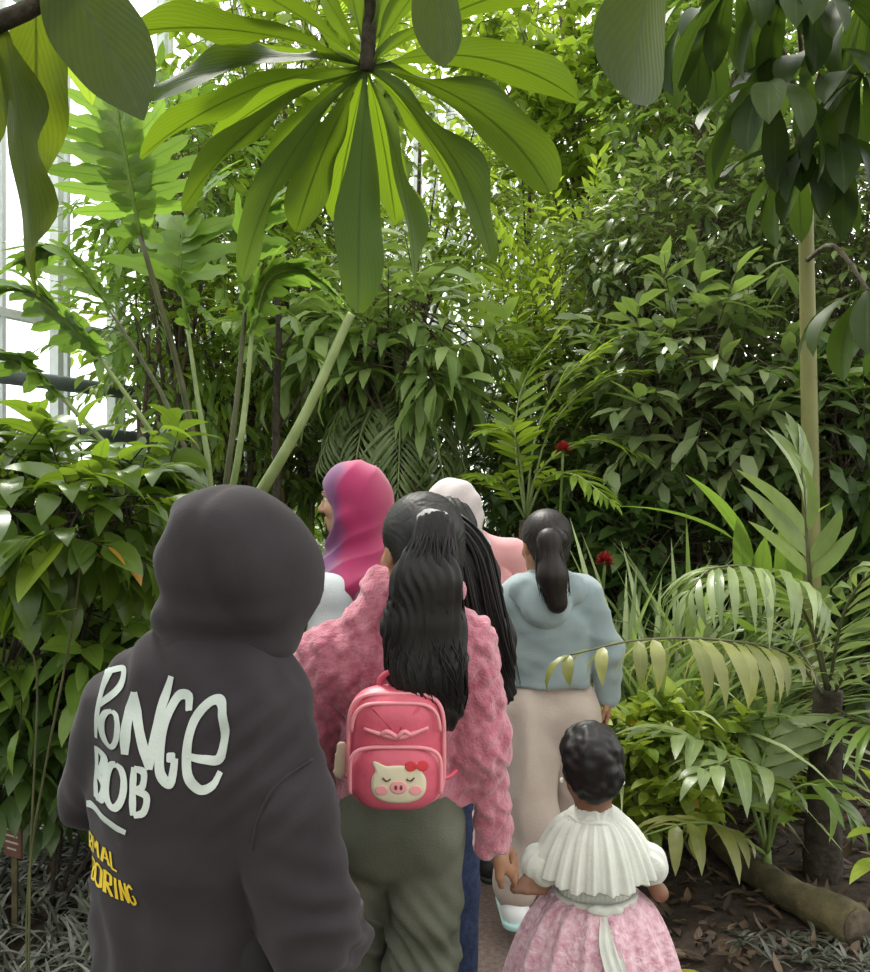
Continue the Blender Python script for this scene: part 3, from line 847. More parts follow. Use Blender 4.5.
b = P(770, 0, 3.9)
t = thing('ginger_plant', 'ginger with broad upright dark green leaves left of the yellow-green cane', 'plant', (b[0], 3.9, gz(b[0], 3.9)))
GL = [(745, 545, 688, 478, 0.085), (735, 540, 620, 508, 0.07), (790, 620, 782, 525, 0.12), (745, 590, 738, 520, 0.09), (760, 600, 765, 540, 0.09), (778, 560, 830, 505, 0.09), (770, 700, 750, 735, 0.17),
      (760, 640, 700, 610, 0.1), (800, 640, 850, 600, 0.1)]
for (bx, by, tx, ty, w) in GL:
    bp, tq = P(bx, by, 3.75), P(tx, ty, 3.6)
    dr, Ln = hang(bp, tq, 0.5)
    lf_ = mk('leaf', leaves(bp, dr, Ln * 1.05, w, 0.5, 0.25, 'ovate', nt=8, nw=2, tint=0.35 if ty > 500 else 0.6), M['mid'], t)
    g0 = A(b[0], 3.9, 0.0)
    mk('leaf_stalk', tube(spline([g0, (g0 + bp) / 2 + A(0.0, 0.03, 0.15), bp], 10), 0.008, 6), M['stem'], lf_)

# cane tree with drooping whorls, top right
cb = P(811, 0, 4.3)
t = thing('cane_tree', 'slender yellow-green ringed cane with whorls of dark drooping leaves, top right', 'tree', (cb[0], 4.3, gz(cb[0], 4.3)))
cp = px_curve([(813, 800, 4.3), (812, 600, 4.3), (810, 450, 4.3), (808, 330, 4.3), (806, 220, 4.25), (806, 120, 4.1)], 30)
mk('trunk', tube(cp, np.linspace(0.047, 0.032, 30), 12), M['bamboo'], t)
for k in range(3, 28, 3):
    dct = nrm(cp[k + 1] - cp[k])
    mk('ring', tube([cp[k] - dct * 0.008, cp[k], cp[k] + dct * 0.008], np.array([0.042, 0.05, 0.042]) * (1 - 0.012 * k), 12), M['cane_ring'], t)
rng = np.random.default_rng(91)
WH = [(806, 60, 3.6), (768, 85, 3.3), (862, 75, 3.3), (735, -20, 3.3), (838, 135, 3.5), (790, -30, 3.2), (870, -10, 3.3), (795, 155, 3.7), (868, 290, 3.3), (700, 10, 3.7)]
for (px, py, d) in WH:
    c = P(px, py, d)
    st = cp[-1] if py < 250 else cp[-9]
    gs = [tube(spline([st, (st + c) / 2 + A(0, 0, 0.12), c], 9), np.linspace(0.014, 0.007, 9), 6)]
    br = mk('branch', join(*gs), M['bark'], t)
    n = 9
    az = np.arange(n) * 2.4 + rng.uniform(0, 6)
    dd = np.stack([np.cos(az), np.sin(az), rng.uniform(-0.7, 0.1, n)], 1)
    mk('leaves', leaves(np.repeat(c[None], n, 0), dd, rng.uniform(0.36, 0.5, n), rng.uniform(0.11, 0.14, n), rng.uniform(0.9, 1.5, n), 0.25, 'obov', nt=9, nw=4, rng=rng, wave=0.02), M['whorl'], br)

# red flower spikes
for (px, py, d, r, lab) in ((563, 450, 4.8, 0.042, 'red flower head on a tall stalk above the strap leaves'), (605, 562, 4.2, 0.042, 'red flower head low among the strap leaves right of the blue hoodie')):
    c = P(px, py, d)
    t = thing('ginger_flower', lab, 'flower', (c[0], c[1] + 0.25, gz(c[0], c[1] + 0.25)))
    g0 = A(c[0], c[1] + 0.25, 0.0)
    mk('stalk', tube(spline([g0, g0 * 0.4 + c * 0.6 + A(0, 0.08, 0), c], 12), 0.008, 6), M['stem'], t)
    rng = np.random.default_rng(int(px))
    n = 44
    k = np.arange(n)
    az = k * 2.4
    el = np.linspace(-0.5, 1.35, n)
    dd = np.stack([np.cos(az) * np.cos(el), np.sin(az) * np.cos(el), np.sin(el)], 1)
    mk('bracts', leaves(np.repeat(c[None], n, 0) + dd * 0.008, dd, r * 1.15, r * 0.75, -0.5, 0.3, 'ovate', nt=4, rng=rng), M['bract'], t)

# yellow-green leaves bottom right
b = P(872, 0, 2.9)
t = thing('yellowing_plant', 'small plant with yellow-green leaves at the lower right edge', 'plant', (b[0], 2.9, gz(b[0], 2.9)))
for (bx, by, tx, ty, w) in ((885, 835, 850, 838, 0.06), (885, 815, 855, 800, 0.05), (880, 860, 852, 882, 0.06), (880, 790, 858, 770, 0.045), (890, 800, 905, 770, 0.05)):
    bp, tq = P(bx, by, 2.9), P(tx, ty, 2.8)
    dr, Ln = hang(bp, tq, 0.6)
    lf_ = mk('leaf', leaves(bp, dr, Ln * 1.1, w, 0.6, 0.25, 'ovate', nt=7, nw=2, tint=0.6), M['lime'], t)
    mk('leaf_stalk', tube(spline([A(b[0], 2.9, 0), (A(b[0], 2.9, 0) + bp) / 2, bp], 7), 0.004, 5), M['stem'], lf_)
bx_ = P(700, 0, 2.55)
t = thing('fallen_leaf', 'large yellow-green leaf lying beside the path right of the pink skirt', 'leaf', (bx_[0], 2.55, gz(bx_[0], 2.55)))
bp = P(668, 925, 2.62); bp[2] = 0.09
tq = P(706, 980, 2.45); tq[2] = 0.10
dr, Ln = hang(bp, tq, 0.4)
mk('blade', leaves(bp, dr, Ln, 0.13, 0.4, 0.1, 'ovate', nt=8, nw=4, tint=0.5), M['yellow'], t)
mk('leaf_stalk', tube(spline([bp + A(0.05, 0.12, -0.03), bp], 4), 0.004, 5), M['stem'], t)

# log along the bed
lg = [P(706, 852, 3.75), P(770, 895, 3.25), P(858, 950, 2.85)]
lz = [gz(p[0], p[1]) for p in lg]
lp = [A(p[0], p[1], z + 0.055) for p, z in zip(lg, lz)]
t = thing('fallen_log', 'mossy brown log edging the bed on the right', 'log', (lp[1][0], lp[1][1], lz[1]))
lc = spline(lp, 40)
Vl, Fl, Ll = tube(lc, np.linspace(0.05, 0.072, 40), 16)
cen = np.repeat(np.concatenate([lc[:1], lc, lc[-1:]]), 16, 0)
Vl = Vl + (Vl - cen) * (0.18 * vnoise(Vl, 9, 1) + 0.1 * vnoise(Vl, 30, 2))[:, None]
mk('bark', (Vl, Fl, Ll), M['log'], t)
mk('cut_end', tube([lc[-1], lc[-1] + nrm(lc[-1] - lc[-2]) * 0.006], 0.06, 16), M['bark'], t)

# litter and ground covers (nobody could count them)
rng = np.random.default_rng(101)
def scatter(n, x0, x1, y0, y1, keep=None):
    x, y = rng.uniform(x0, x1, n), rng.uniform(y0, y1, n)
    k = (np.abs(x - path_x(y)) > 0.78) & (x > -2.75 + 0.455 * (y - 6))
    x, y = x[k], y[k]
    return np.stack([x, y, soil_z(x, y) + 0.012], 1)
p = scatter(7000, 0.75, 4.2, 1.8, 7.0)
az = rng.uniform(0, 6.28, len(p))
d = np.stack([np.cos(az), np.sin(az), rng.uniform(-0.1, 0.35, len(p))], 1)
o = mk('leaf_litter', leaves(p, d, rng.uniform(0.03, 0.10, len(p)), rng.uniform(0.012, 0.04, len(p)), rng.uniform(-1.2, 1.4, len(p)), 0.3, 'ovate', nt=4, rng=rng), M['dead'])
tag(o, 'dry brown leaf litter on the dark soil of the right-hand bed', 'leaf litter', kind='stuff')
p = scatter(2600, -4.0, -0.9, 1.8, 6.5)
az = rng.uniform(0, 6.28, len(p))
d = np.stack([np.cos(az), np.sin(az), rng.uniform(-0.1, 0.35, len(p))], 1)
o = mk('leaf_litter', leaves(p, d, rng.uniform(0.05, 0.12, len(p)), rng.uniform(0.02, 0.045, len(p)), rng.uniform(-1.2, 1.4, len(p)), 0.3, 'ovate', nt=4, rng=rng), M['dead'])
tag(o, 'dry brown leaf litter under the shrubs of the left-hand bed', 'leaf litter', kind='stuff')
p = scatter(1300, -3.2, -0.85, 2.0, 4.6)
p = np.repeat(p, 6, 0)
az = rng.uniform(0, 6.28, len(p))
el = rng.uniform(0.2, 1.2, len(p))
d = np.stack([np.cos(az) * np.cos(el), np.sin(az) * np.cos(el), np.sin(el)], 1)
o = mk('silver_ground_cover', leaves(p, d, rng.uniform(0.07, 0.19, len(p)), rng.uniform(0.010, 0.02, len(p)), rng.uniform(0.3, 1.8, len(p)), 0.3, 'strap', nt=5, rng=rng), M['silver'])
tag(o, 'silvery thin-leaved ground cover around the small brown sign', 'ground cover', kind='stuff')
p = scatter(140, 1.0, 1.7, 2.2, 2.95)
p = np.repeat(p, 7, 0)
az = rng.uniform(0, 6.28, len(p)); el = rng.uniform(0.2, 1.0, len(p))
d = np.stack([np.cos(az) * np.cos(el), np.sin(az) * np.cos(el), np.sin(el)], 1)
o = mk('dark_ground_cover', leaves(p, d, rng.uniform(0.04, 0.10, len(p)), rng.uniform(0.010, 0.018, len(p)), rng.uniform(0.3, 1.8, len(p)), 0.3, 'lance', nt=4, rng=rng, tint=rng.uniform(0, 0.25, len(p))), M['silver'])
tag(o, 'dark feathery ground cover below the log at the lower right', 'ground cover', kind='stuff')

# small sign on a stake
sp = P(15, 0, 3.0)
sz = gz(sp[0], 3.0)
t = thing('plant_sign', 'small brown plant label on a wooden stake in the silvery ground cover', 'sign', (sp[0], 3.0, sz))
pc = P(15, 838, 3.0)
mk('stake', box((sp[0], 3.0, (sz - 0.05 + pc[2]) / 2), (0.018, 0.012, pc[2] - sz + 0.05)), M['log'], t, smooth=False)
a_ = math.radians(-28)
Rz = np.array([[math.cos(a_), -math.sin(a_), 0], [math.sin(a_), math.cos(a_), 0], [0, 0, 1]])
M['signplate'] = solid('brown_sign_plate', (0.11, 0.05, 0.035), 0.6)
M['signline'] = solid('pale_sign_line', (0.42, 0.34, 0.30), 0.6)
mk('plate', box(pc + A(0, -0.012, 0), (0.088, 0.008, 0.115), Rz), M['signplate'], t, smooth=False)
mk('printed_lines', join(*[box(pc + Rz @ A(0, -0.006, z) + A(0, -0.012, 0), (0.066 * w, 0.002, 0.006), Rz) for z, w in ((0.035, 1), (0.014, 0.9), (-0.008, 1), (-0.03, 0.7))]), M['signline'], t, smooth=False)

# ---------------------------------------------------------------- overhead whorl and hanging leaves
C0 = P(367, 66, 2.0)
t = thing('whorl_leaf_tree', 'overhead stem ending in a star of long backlit leaves at the top', 'tree', C0)
stp = spline([C0 + A(0, 0, -0.01), P(369, 20, 1.97), P(370, -60, 1.93), P(372, -200, 1.9), P(370, -420, 1.95)], 24)
mk('stem', tube(stp, np.concatenate([[0.016, 0.02], np.full(22, 0.018)]), 9), M['darkbark'], t)
RO = [  # tip px, tip py, tip depth, width m, droop, roll, tint
    (550, 192, 2.05, 0.160, 1.0, 0.15, 0.10), (492, 262, 2.08, 0.135, 0.9, 0.3, 0.05), (412, 290, 2.12, 0.105, 0.6, -0.3, 0.45),
    (358, 312, 2.10, 0.125, 0.45, 0.1, 0.4), (298, 232, 2.25, 0.115, 0.6, 0.2, 0.25), (240, 280, 2.12, 0.125, 0.8, -0.35, 0.35),
    (182, 212, 2.1, 0.125, 0.8, 0.25, 0.4), (140, 158, 2.15, 0.11, 0.7, -0.2, 0.7), (148, 100, 2.0, 0.12, 0.9, 0.8, 0.0),
    (128, 32, 1.9, 0.135, 0.6, 0.1, 0.5), (165, -45, 1.85, 0.13, 0.5, -0.1, 0.6), (240, -110, 1.8, 0.12, 0.4, 0.1, 0.6),
    (310, -150, 1.78, 0.115, 0.4, 0.2, 0.7), (430, -150, 1.8, 0.115, 0.4, -0.2, 0.6), (500, -95, 1.85, 0.12, 0.5, 0.1, 0.6),
    (570, -20, 1.9, 0.12, 0.6, 0.1, 0.5), (580, 102, 2.0, 0.11, 1.0, 0.7, 0.35), (462, 205, 2.3, 0.11, 0.6, 0.1, 0.9),
    (335, 222, 2.35, 0.10, 0.5, 0.0, 0.95), (215, 140, 2.35, 0.115, 0.5, 0.0, 0.95), (515, 128, 2.3, 0.11, 0.5, 0.0, 0.95),
    (265, 175, 2.3, 0.11, 0.5, 0.1, 0.9), (395, 225, 2.35, 0.10, 0.5, 0.1, 0.95), (190, 70, 2.2, 0.11, 0.5, 0.1, 0.95),
]
rng = np.random.default_rng(17)
for (tx, ty, td, w, th, ro, ti) in RO:
    tq = P(tx, ty, td)
    dr0 = nrm(tq - C0)
    bp = C0 + dr0 * 0.012
    dr, Ln = hang(bp, tq, th)
    mk('leaf', leaves(bp, dr, Ln, w, th, 0.22, 'oblance', nt=26, nw=6, lob=0.12, wave=0.09, twist=rng.uniform(-0.7, 0.7), roll=ro, tint=ti, rng=rng, wfreq=13), M['rosette'], t)

t = thing('hanging_branch', 'dark branch with big hanging leaves at the top left corner', 'branch', P(0, 20, 1.6))
mk('stem', tube(px_curve([(-60, 50, 1.6), (0, 22, 1.58), (40, 2, 1.55), (90, -45, 1.5), (130, -130, 1.5)], 16), np.linspace(0.02, 0.012, 16), 8), M['darkbark'], t)
for (bx, by, tx, ty, d0, d1, w, th, ro, wv, ti, mt) in (
        (52, -48, 143, 120, 1.5, 1.42, 0.165, 0.5, 0.35, 0.02, 0.2, 'drop'), (4, 20, 36, 296, 1.58, 1.62, 0.10, 0.25, -0.4, 0.16, 0.6, 'drop'),
        (35, -5, 30, 210, 1.6, 1.7, 0.12, 0.3, 0.3, 0.10, 0.9, 'drop'), (60, -20, 92, 105, 1.75, 1.85, 0.11, 0.3, 0.2, 0.03, 0.9, 'bright'), (-20, 30, -30, 180, 1.6, 1.6, 0.11, 0.3, 0.0, 0.05, 0.5, 'drop')):
    bp, tq = P(bx, by, d0), P(tx, ty, d1)
    dr, Ln = hang(bp, tq, th, A(0, 1, 0.3))
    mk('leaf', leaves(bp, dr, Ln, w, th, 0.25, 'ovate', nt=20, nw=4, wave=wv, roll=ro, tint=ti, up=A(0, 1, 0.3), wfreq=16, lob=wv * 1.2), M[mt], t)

t = thing('hanging_branch', 'overhead branch out of view with two big leaves hanging into the top edge', 'branch', P(530, -120, 1.7))
mk('stem', tube(px_curve([(330, -160, 1.7), (430, -110, 1.68), (530, -120, 1.7), (640, -110, 1.7), (760, -170, 1.75)], 16), 0.012, 8), M['darkbark'], t)
for (bx, by, tx, ty, d0, d1, w, th, ro, ti) in ((428, -108, 443, 68, 1.68, 1.62, 0.105, 0.4, 0.2, 0.5), (672, -112, 632, 104, 1.7, 1.6, 0.19, 0.7, 0.35, 0.1), (540, -118, 560, -10, 1.7, 1.66, 0.1, 0.4, 0.0, 0.4)):
    bp, tq = P(bx, by, d0), P(tx, ty, d1)
    dr, Ln = hang(bp, tq, th, A(0, 1, 0.3))
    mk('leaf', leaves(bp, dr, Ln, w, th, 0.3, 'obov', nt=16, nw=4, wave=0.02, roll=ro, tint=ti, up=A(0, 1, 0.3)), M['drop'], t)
# ---------------------------------------------------------------- implicit bodies and clothes
def cap(p0, p1, r0, r1=None, flat=None, k=None, op=1):
    return ('c', np.asarray(p0, float), np.asarray(p1, float), r0, r0 if r1 is None else r1, flat, k, op)

def ell(c, r, R=None, k=None, op=1):
    return ('e', np.asarray(c, float), np.asarray(r, float), R, k, op)

def prim_box(p):
    if p[0] == 'c':
        r = max(p[3], p[4])
        return np.minimum(p[1], p[2]) - r, np.maximum(p[1], p[2]) + r
    r = max(p[2])
    return p[1] - r, p[1] + r

def prim_d(p, X):
    if p[0] == 'c':
        _, a, b, r0, r1, flat, k, op = p
        if flat is not None:
            n, f = flat
            n = nrm(np.asarray(n, float))
            q = (X - a) @ n
            X = X + (q * (1 / f - 1))[..., None] * n
            bb = b + n * (((b - a) @ n) * (1 / f - 1))
        else:
            bb = b
        ab = bb - a
        L2 = max(float(ab @ ab), 1e-12)
        t = np.clip(((X - a) @ ab) / L2, 0, 1)
        return np.linalg.norm(X - a - t[..., None] * ab, axis=-1) - (r0 + (r1 - r0) * t)
    _, c, r, R, k, op = p
    Y = X - c
    if R is not None:
        Y = Y @ R
    k0 = np.linalg.norm(Y / r, axis=-1)
    k1 = np.linalg.norm(Y / (r * r), axis=-1)
    return k0 * (k0 - 1) / np.maximum(k1, 1e-6)

def sdf_geo(prims, vox=0.008, k=0.03, cut=None, disp=None, lo=None, hi=None):
    """one continuous surface round all prims, smoothly blended (surface nets)"""
    adds = [p for p in prims if p[-1] > 0]
    bl = np.min([prim_box(p)[0] for p in adds], 0) - 4 * vox - k * 0.3
    bh = np.max([prim_box(p)[1] for p in adds], 0) + 4 * vox + k * 0.3
    if lo is not None:
        bl = np.maximum(bl, np.asarray(lo, float))
    if hi is not None:
        bh = np.minimum(bh, np.asarray(hi, float))
    n = np.ceil((bh - bl) / vox).astype(int) + 1
    ax = [bl[i] + vox * np.arange(n[i]) for i in range(3)]
    D = np.full(n, 0.25)
    for p in prims:
        kk = (p[-2] if p[-2] is not None else k)
        l, h = prim_box(p)
        pad = kk * 1.2 + 3 * vox
        i0 = np.maximum(np.floor((l - pad - bl) / vox).astype(int), 0)
        i1 = np.minimum(np.ceil((h + pad - bl) / vox).astype(int) + 1, n)
        if (i1 <= i0).any():
            continue
        sl = tuple(slice(i0[i], i1[i]) for i in range(3))
        X = np.stack(np.meshgrid(ax[0][sl[0]], ax[1][sl[1]], ax[2][sl[2]], indexing='ij'), -1)
        d = prim_d(p, X)
        a = D[sl]
        if p[-1] > 0:
            hh = np.maximum(kk - np.abs(a - d), 0) / kk
            D[sl] = np.minimum(a, d) - hh * hh * kk * 0.25
        else:
            hh = np.maximum(kk - np.abs(a + d), 0) / kk
            D[sl] = np.maximum(a, -d) + hh * hh * kk * 0.25
    if cut is not None:
        X = np.stack(np.meshgrid(*ax, indexing='ij'), -1)
        D = np.maximum(D, cut(X))
    D[0], D[-1], D[:, 0], D[:, -1], D[:, :, 0], D[:, :, -1] = 1, 1, 1, 1, 1, 1
    ins = D < 0
    nc = n - 1
    acc = np.zeros(tuple(nc) + (3,))
    cnt = np.zeros(tuple(nc))
    for axis in range(3):
        for da in (0, 1):
            for db in (0, 1):
                o = [0, 0, 0]
                oth = [i for i in range(3) if i != axis]
                o[oth[0]], o[oth[1]] = da, db
                s0 = tuple(slice(o[i], o[i] + nc[i]) for i in range(3))
                o2 = list(o); o2[axis] = 1
                s1 = tuple(slice(o2[i], o2[i] + nc[i]) for i in range(3))
                a, b = D[s0], D[s1]
                m = (a < 0) != (b < 0)
                t = np.where(m, a / np.where(np.abs(a - b) < 1e-12, 1e-12, a - b), 0)
                pos = [np.full_like(t, o[i]) for i in range(3)]
                pos[axis] = t
                acc += np.stack(pos, -1) * m[..., None]
                cnt += m
    act = cnt > 0
    idx = -np.ones(tuple(nc), int)
    cells = np.argwhere(act)
    idx[act] = np.arange(len(cells))
    V = bl + vox * (cells + acc[act] / cnt[act][:, None])
    quads = []
    for axis in range(3):
        o1, o2 = [(1, 2), (2, 0), (0, 1)][axis]
        s0 = [slice(None)] * 3; s1 = [slice(None)] * 3
        s0[axis] = slice(0, -1); s1[axis] = slice(1, None)
        a, b = ins[tuple(s0)], ins[tuple(s1)]
        e = np.argwhere(a != b)
        ok = (e[:, o1] > 0) & (e[:, o2] > 0) & (e[:, o1] < n[o1] - 1) & (e[:, o2] < n[o2] - 1)
        e = e[ok]
        fl = a[tuple(e.T)]
        def cell(d1, d2):
            c = e.copy(); c[:, o1] += d1; c[:, o2] += d2
            return idx[tuple(c.T)]
        q = np.stack([cell(-1, -1), cell(0, -1), cell(0, 0), cell(-1, 0)], 1)
        q[~fl] = q[~fl][:, ::-1]
        quads.append(q)
    Fq = np.concatenate(quads)
    Fq = Fq[(Fq >= 0).all(1)]
    # one light smoothing pass
    for _ in range(2):
        S = np.zeros_like(V); C = np.zeros(len(V))
        for a, b in ((0, 1), (1, 2), (2, 3), (3, 0)):
            np.add.at(S, Fq[:, a], V[Fq[:, b]]); np.add.at(C, Fq[:, a], 1)
            np.add.at(S, Fq[:, b], V[Fq[:, a]]); np.add.at(C, Fq[:, b], 1)
        V = V * 0.6 + 0.4 * S / np.maximum(C, 1)[:, None]
    if disp is not None:
        V = V + normals(V, Fq) * disp(V)[:, None]
    return V, Fq, None

def normals(V, Fq):
    fn = np.cross(V[Fq[:, 2]] - V[Fq[:, 0]], V[Fq[:, 3]] - V[Fq[:, 1]])
    N_ = np.zeros_like(V)
    for i in range(4):
        np.add.at(N_, Fq[:, i], fn)
    return nrm(N_)

def rotz(a):
    c, s = math.cos(a), math.sin(a)
    return np.array([[c, -s, 0], [s, c, 0], [0, 0, 1.0]])

def rotx(a):
    c, s = math.cos(a), math.sin(a)
    return np.array([[1, 0, 0], [0, c, -s], [0, s, c]])

def roty(a):
    c, s = math.cos(a), math.sin(a)
    return np.array([[c, 0, s], [0, 1, 0], [-s, 0, c]])

# local body frame: x right, y forward (the way the figure faces), z up
def head_prims(c, R, s=1.0):
    q = lambda x, y, z: c + R @ A(x, y, z) * s
    e = lambda p, r, k=0.02: ell(q(*p), A(*r) * s, R, k * s)
    return [
        e((0, -0.012, 0.025), (0.073, 0.092, 0.088)), e((0, 0.03, -0.01), (0.064, 0.062, 0.082)), e((0, 0.042, -0.072), (0.042, 0.042, 0.036), 0.03),
        cap(q(0.05, -0.005, -0.05), q(0.02, 0.06, -0.09), 0.022 * s, 0.02 * s, None, 0.03 * s), cap(q(-0.05, -0.005, -0.05), q(-0.02, 0.06, -0.09), 0.022 * s, 0.02 * s, None, 0.03 * s),
        cap(q(0, 0.088, 0.012), q(0, 0.110, -0.022), 0.0085 * s, 0.0125 * s, None, 0.012 * s), e((0.012, 0.098, -0.027), (0.009, 0.011, 0.008), 0.008), e((-0.012, 0.098, -0.027), (0.009, 0.011, 0.008), 0.008),
        cap(q(-0.038, 0.080, 0.028), q(0.038, 0.080, 0.028), 0.010 * s, None, None, 0.015 * s),
        e((0, 0.092, -0.054), (0.024, 0.010, 0.006), 0.006), e((0, 0.090, -0.066), (0.020, 0.010, 0.007), 0.006),
        e((0.032, 0.083, 0.008), (0.015, 0.013, 0.011), 0.008)[:5] + (-1,), e((-0.032, 0.083, 0.008), (0.015, 0.013, 0.011), 0.008)[:5] + (-1,),
        e((0.045, 0.062, -0.025), (0.022, 0.022, 0.022), 0.02), e((-0.045, 0.062, -0.025), (0.022, 0.022, 0.022), 0.02),
        ell(q(0.077, -0.008, -0.006), A(0.008, 0.019, 0.032) * s, R, 0.008 * s), ell(q(-0.077, -0.008, -0.006), A(0.008, 0.019, 0.032) * s, R, 0.008 * s),
    ]

def eyes(t, c, R, s=1.0):
    for sx in (1, -1):
        p = c + R @ A(0.031 * sx, 0.0715, 0.009) * s
        e = mk('eye', sdf_geo([ell(p, A(0.0125, 0.0125, 0.0115) * s, R)], 0.003, 0.005), M['eyewhite'], t)
        mk('iris', sdf_geo([ell(p + R @ A(0, 0.0085, 0) * s, A(0.006, 0.005, 0.006) * s, R)], 0.0015, 0.002), M['dark_iris'], e)
        b = [c + R @ A(x * sx, y, z) * s for x, y, z in ((0.014, 0.094, 0.030), (0.030, 0.090, 0.036), (0.050, 0.076, 0.032))]
        mk('eyebrow', tube(spline(b, 8), np.array([0.002, 0.003, 0.0032, 0.0032, 0.003, 0.0026, 0.002, 0.001]) * s, 6), M['hair'], t)

def hand_prims(w, d, palm, s=1.0, side=1, curl=0.7):
    """wrist, pointing direction, palm normal; five bent fingers of different lengths, thumb from the side of the palm"""
    d = nrm(d); pn = nrm(palm - d * float(np.dot(palm, d))); ac = np.cross(d, pn) * side
    kk = 0.006 * s
    pr = [cap(w - d * 0.01 * s, w + d * 0.03 * s, 0.022 * s, 0.025 * s, (pn, 0.6), 0.012 * s)]
    pr.append(cap(w + d * 0.035 * s - ac * 0.018 * s, w + d * 0.072 * s - ac * 0.022 * s, 0.015 * s, 0.012 * s, None, 0.014 * s))
    pr.append(cap(w + d * 0.035 * s + ac * 0.018 * s, w + d * 0.078 * s + ac * 0.024 * s, 0.016 * s, 0.012 * s, None, 0.014 * s))
    for x, l, o in ((0.029, 0.072, 0.078), (0.0095, 0.080, 0.082), (-0.0105, 0.075, 0.079), (-0.029, 0.058, 0.072)):
        p = w + (d * o + ac * x) * s
        a = curl * 0.45
        r = 0.0085 * s
        for f, rr in ((0.45, 1.0), (0.32, 0.9), (0.23, 0.8)):
            q = p + (d * math.cos(a) + pn * math.sin(a)) * l * f * s
            pr.append(cap(p, q, r, r * rr, None, kk))
            r *= rr; p = q; a += curl * 0.75
    p = w + (d * 0.022 + ac * 0.022) * s
    q = p + (d * 0.030 + ac * 0.024 + pn * 0.012) * s
    u = q + (d * 0.030 + ac * 0.004 + pn * 0.012) * s
    v = u + (d * 0.020 - ac * 0.006 + pn * 0.008) * s
    pr += [cap(p, q, 0.013 * s, 0.0105 * s, None, 0.01 * s), cap(q, u, 0.0105 * s, 0.009 * s, None, kk), cap(u, v, 0.009 * s, 0.007 * s, None, kk)]
    return pr

